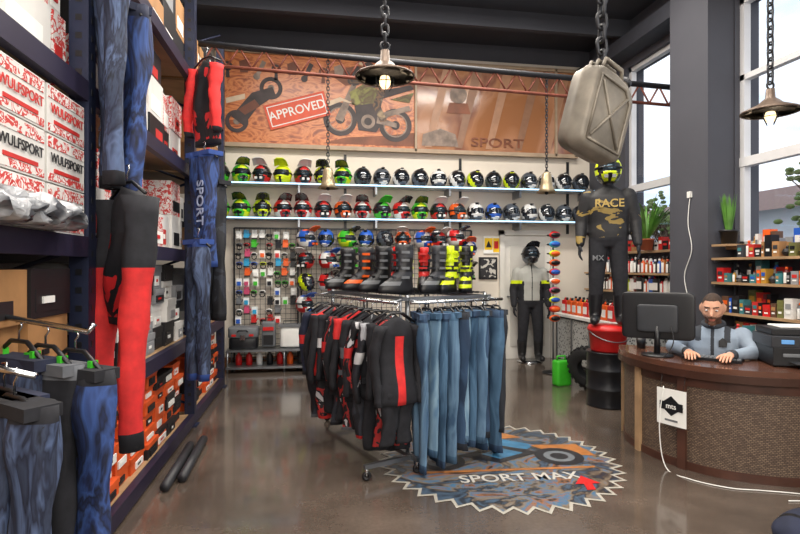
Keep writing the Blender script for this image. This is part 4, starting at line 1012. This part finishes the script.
def mixed(name, y0, y1, z, x=4.42, hm=.2):
    g = MB()
    for xx, sc in ((x+.09, 1.15), (x-.05, .85)):
        y = y0
        while y < y1-.12:
            k = R.random(); m = R.choice(DCOL); hh = hm*sc
            if k < .6:
                w = R.uniform(.035, .1); h = R.uniform(.4*hh, hh); g.box((xx, y+w/2, z+h/2), (.09, w-.006, h), m); g.box((xx-.047, y+w/2, z+h*.62), (.004, w*.6, h*.25), R.choice(DCOL)); g.box((xx-.047, y+w/2, z+h*.3), (.004, w*.45, h*.12), PAPER); y += w+.003
            elif k < .87: bottle(g, xx, y+.035, z, m, R.uniform(.6, .95)*hh/.2, False, R.choice(DCOL)); y += .07
            else:
                g.ell((xx, y+.05, z+.04), (.045, .045, .04), m, n=12, k=7); g.torus((xx, y+.05, z+.04), .043, .007, BLK, None, 14, 5); g.cyl((xx, y+.05, z+.07), (xx, y+.05, z+.1), .012, None, BLK, 8); y += .1
    g.build(name)
mixed('shelf_accessories', 3.02, 5.2, 1.341); mixed('shelf_accessories', 3.02, 4.95, 1.601, hm=.25); mixed('shelf_accessories', 3.02, 5.2, 1.021, hm=.22)
g = MB(); g.b2((4.15, 3.3, 0), (4.58, 5.2, .7), pm('cabinet_dark', '#3b3d45', .5)); g.b2((4.12, 3.28, .7), (4.59, 5.21, .73), WOODL)
for y in (3.32, 3.95, 4.58): g.b2((4.135, y, .05), (4.15, y+.58, .66), GREY); g.cyl((4.125, y+.5, .45), (4.125, y+.5, .55), .006, None, CHROME, 6)
g.build('base_cabinet', bevel=.003)
mixed('shelf_accessories', 3.35, 5.15, .731, 4.35, .22)
LEAF = pm('leaf_green', '#5c8f3a', .5, var=.35, scale=6); POT = pm('pot_terracotta', '#a4583a', .7)
def plant(name, loc, n, L, arch, wid, pot=WHITE):
    g = MB(); g.lathe([(.001, 0), (.07, 0), (.09, .13), (.1, .13), (.1, .15), (.085, .15), (.08, .13), (.001, .12)], (0, 0, 0), pot, 24)
    for k in range(n):
        t = R.uniform(0, 2*pi); l = L*R.uniform(.7, 1.1); ar = arch*R.uniform(.5, 1.2); D = Vector((cos(t)*(.45 if cos(t) > 0 else 1), sin(t), 0)); S = Vector((-sin(t), cos(t), 0)); V = []; K = 7
        for i in range(K+1):
            u = i/K; p = Vector((0, 0, .12))+D*(.03+l*ar*u)+Vector((0, 0, l*(u-.55*ar*u*u))); w = wid*sin(pi*(.12+.86*u)); V += [p-S*w, p+S*w+Vector((0, 0, .002))]
        g.add(V, [(2*i, 2*i+1, 2*i+3, 2*i+2) for i in range(K)], LEAF, True)
    g.build(name, loc)
plant('potted_fern', (4.4, 6.5, SILL+.006), 90, .74, .7, .014, POT)
g = MB(); g.b2((4.3, 4.98, 1.722), (4.598, 5.2, 1.745), WOODL); g.b2((4.56, 5.0, 1.6), (4.598, 5.03, 1.722), STEEL); g.build('plant_shelf')
plant('potted_grass_plant', (4.42, 5.09, 1.746), 80, .42, .16, .007, BLK)
g = MB(); g.cyl((0, 0, .02), (0, 0, 2.0), .012, None, STEEL); g.lathe([(.001, 0), (.15, 0), (.15, .015), (.001, .02)], (0, 0, 0), BLK, 24)
for k in range(10):
    z = 1.95-k*.13; m = [RED, CYAN, YEL, ORANGE, RED, WHITE, PINK, YEL, RED, ORANGE][k]
    g.ell((0, -.05, z), (.085, .045, .05), m, n=14, k=8); g.ell((0, -.078, z), (.07, .03, .035), [GOG, BLUE, ORANGE][k % 3], n=14, k=8); g.torus((0, .02, z), .07, .012, BLK, None, 18, 6)
g.build('goggle_stand', (3.36, 7.1, 0))
g = MB(); g.tube(catmull([(4.27, 5.5, 2.3), (4.262, 5.52, 2.0), (4.262, 5.46, 1.7), (4.262, 5.58, 1.4), (4.262, 5.5, 1.1)], 6), .005, WHITE, 6); g.box((4.265, 5.5, 2.33), (.03, .05, .07), WHITE); g.build('wall_cable')
# soft gear bag on the floor, lower right
g = MB(); rs = []
for i in range(13):
    t = -1+2*i/12; pr = max(.1, 1-abs(t)**4)**.5
    rs.append([(t*.24, cos(2*pi*j/20)*.13*pr, max(.0, .08+sin(2*pi*j/20)*.085*pr*(1+.08*sin(5*t+j)))) for j in range(20)])
g.rings(rs, NAVC, True, True, lambda i, j: BLK if i in (3, 8) else NAVC)
g.tube([(-.09, -.05, .15), (-.07, -.06, .21), (.07, -.06, .21), (.09, -.05, .15)], .01, BLK); g.build('gear_bag', (2.66, 2.5, 0), .4)

# ================================================================ LIGHT, WORLD, CAMERA
w = bpy.data.worlds.new('sky'); scene.world = w; w.use_nodes = True; n = w.node_tree; bg = n.nodes['Background']
tc = n.nodes.new('ShaderNodeTexCoord'); mp = n.nodes.new('ShaderNodeMapping'); mp.inputs['Scale'].default_value = (1, 1, 3)
no = n.nodes.new('ShaderNodeTexNoise'); no.inputs['Scale'].default_value = 3.0; no.inputs['Detail'].default_value = 7
r = n.nodes.new('ShaderNodeValToRGB'); r.color_ramp.elements[0].position = .36; r.color_ramp.elements[1].position = .54
r.color_ramp.elements[0].color = lin('#9cb8d8')+(1,); r.color_ramp.elements[1].color = lin('#d4dae2')+(1,)
n.links.new(tc.outputs['Generated'], mp.inputs['Vector']); n.links.new(mp.outputs['Vector'], no.inputs['Vector']); n.links.new(no.outputs['Fac'], r.inputs['Fac']); n.links.new(r.outputs['Color'], bg.inputs['Color'])
bg.inputs['Strength'].default_value = 1.9
def area(name, loc, rot, sx, sy, P, col):
    l = bpy.data.lights.new(name, 'AREA'); l.shape = 'RECTANGLE'; l.size = sx; l.size_y = sy; l.energy = P; l.color = col
    o = bpy.data.objects.new(name, l); scene.collection.objects.link(o); o.location = loc; o.rotation_euler = rot
area('ceiling_fill', (1.2, 5.6, 5.05), (0, 0, 0), 4.5, .5, 250, (1, .93, .84))  # added warm fill, three panels near the ceiling out of view, no fixtures
area('ceiling_fill', (1.2, 3.2, 5.05), (0, 0, 0), 4.5, .5, 190, (1, .93, .84))
area('ceiling_fill', (1.2, .6, 5.05), (0, 0, 0), 4.5, .5, 170, (1, .93, .84))
area('front_fill', (1.0, -1.5, 2.6), (radians(80), 0, 0), 5, 2.2, 230, (1, .95, .89))  # added fill from behind the camera, not a lamp of the shop
cam = bpy.data.cameras.new('camera'); cam.lens = 24; cam.sensor_width = 36; co = bpy.data.objects.new('camera', cam); scene.collection.objects.link(co)
co.location = (0, 0, 1.5); co.rotation_euler = (radians(90), 0, radians(-9.3)); scene.camera = co
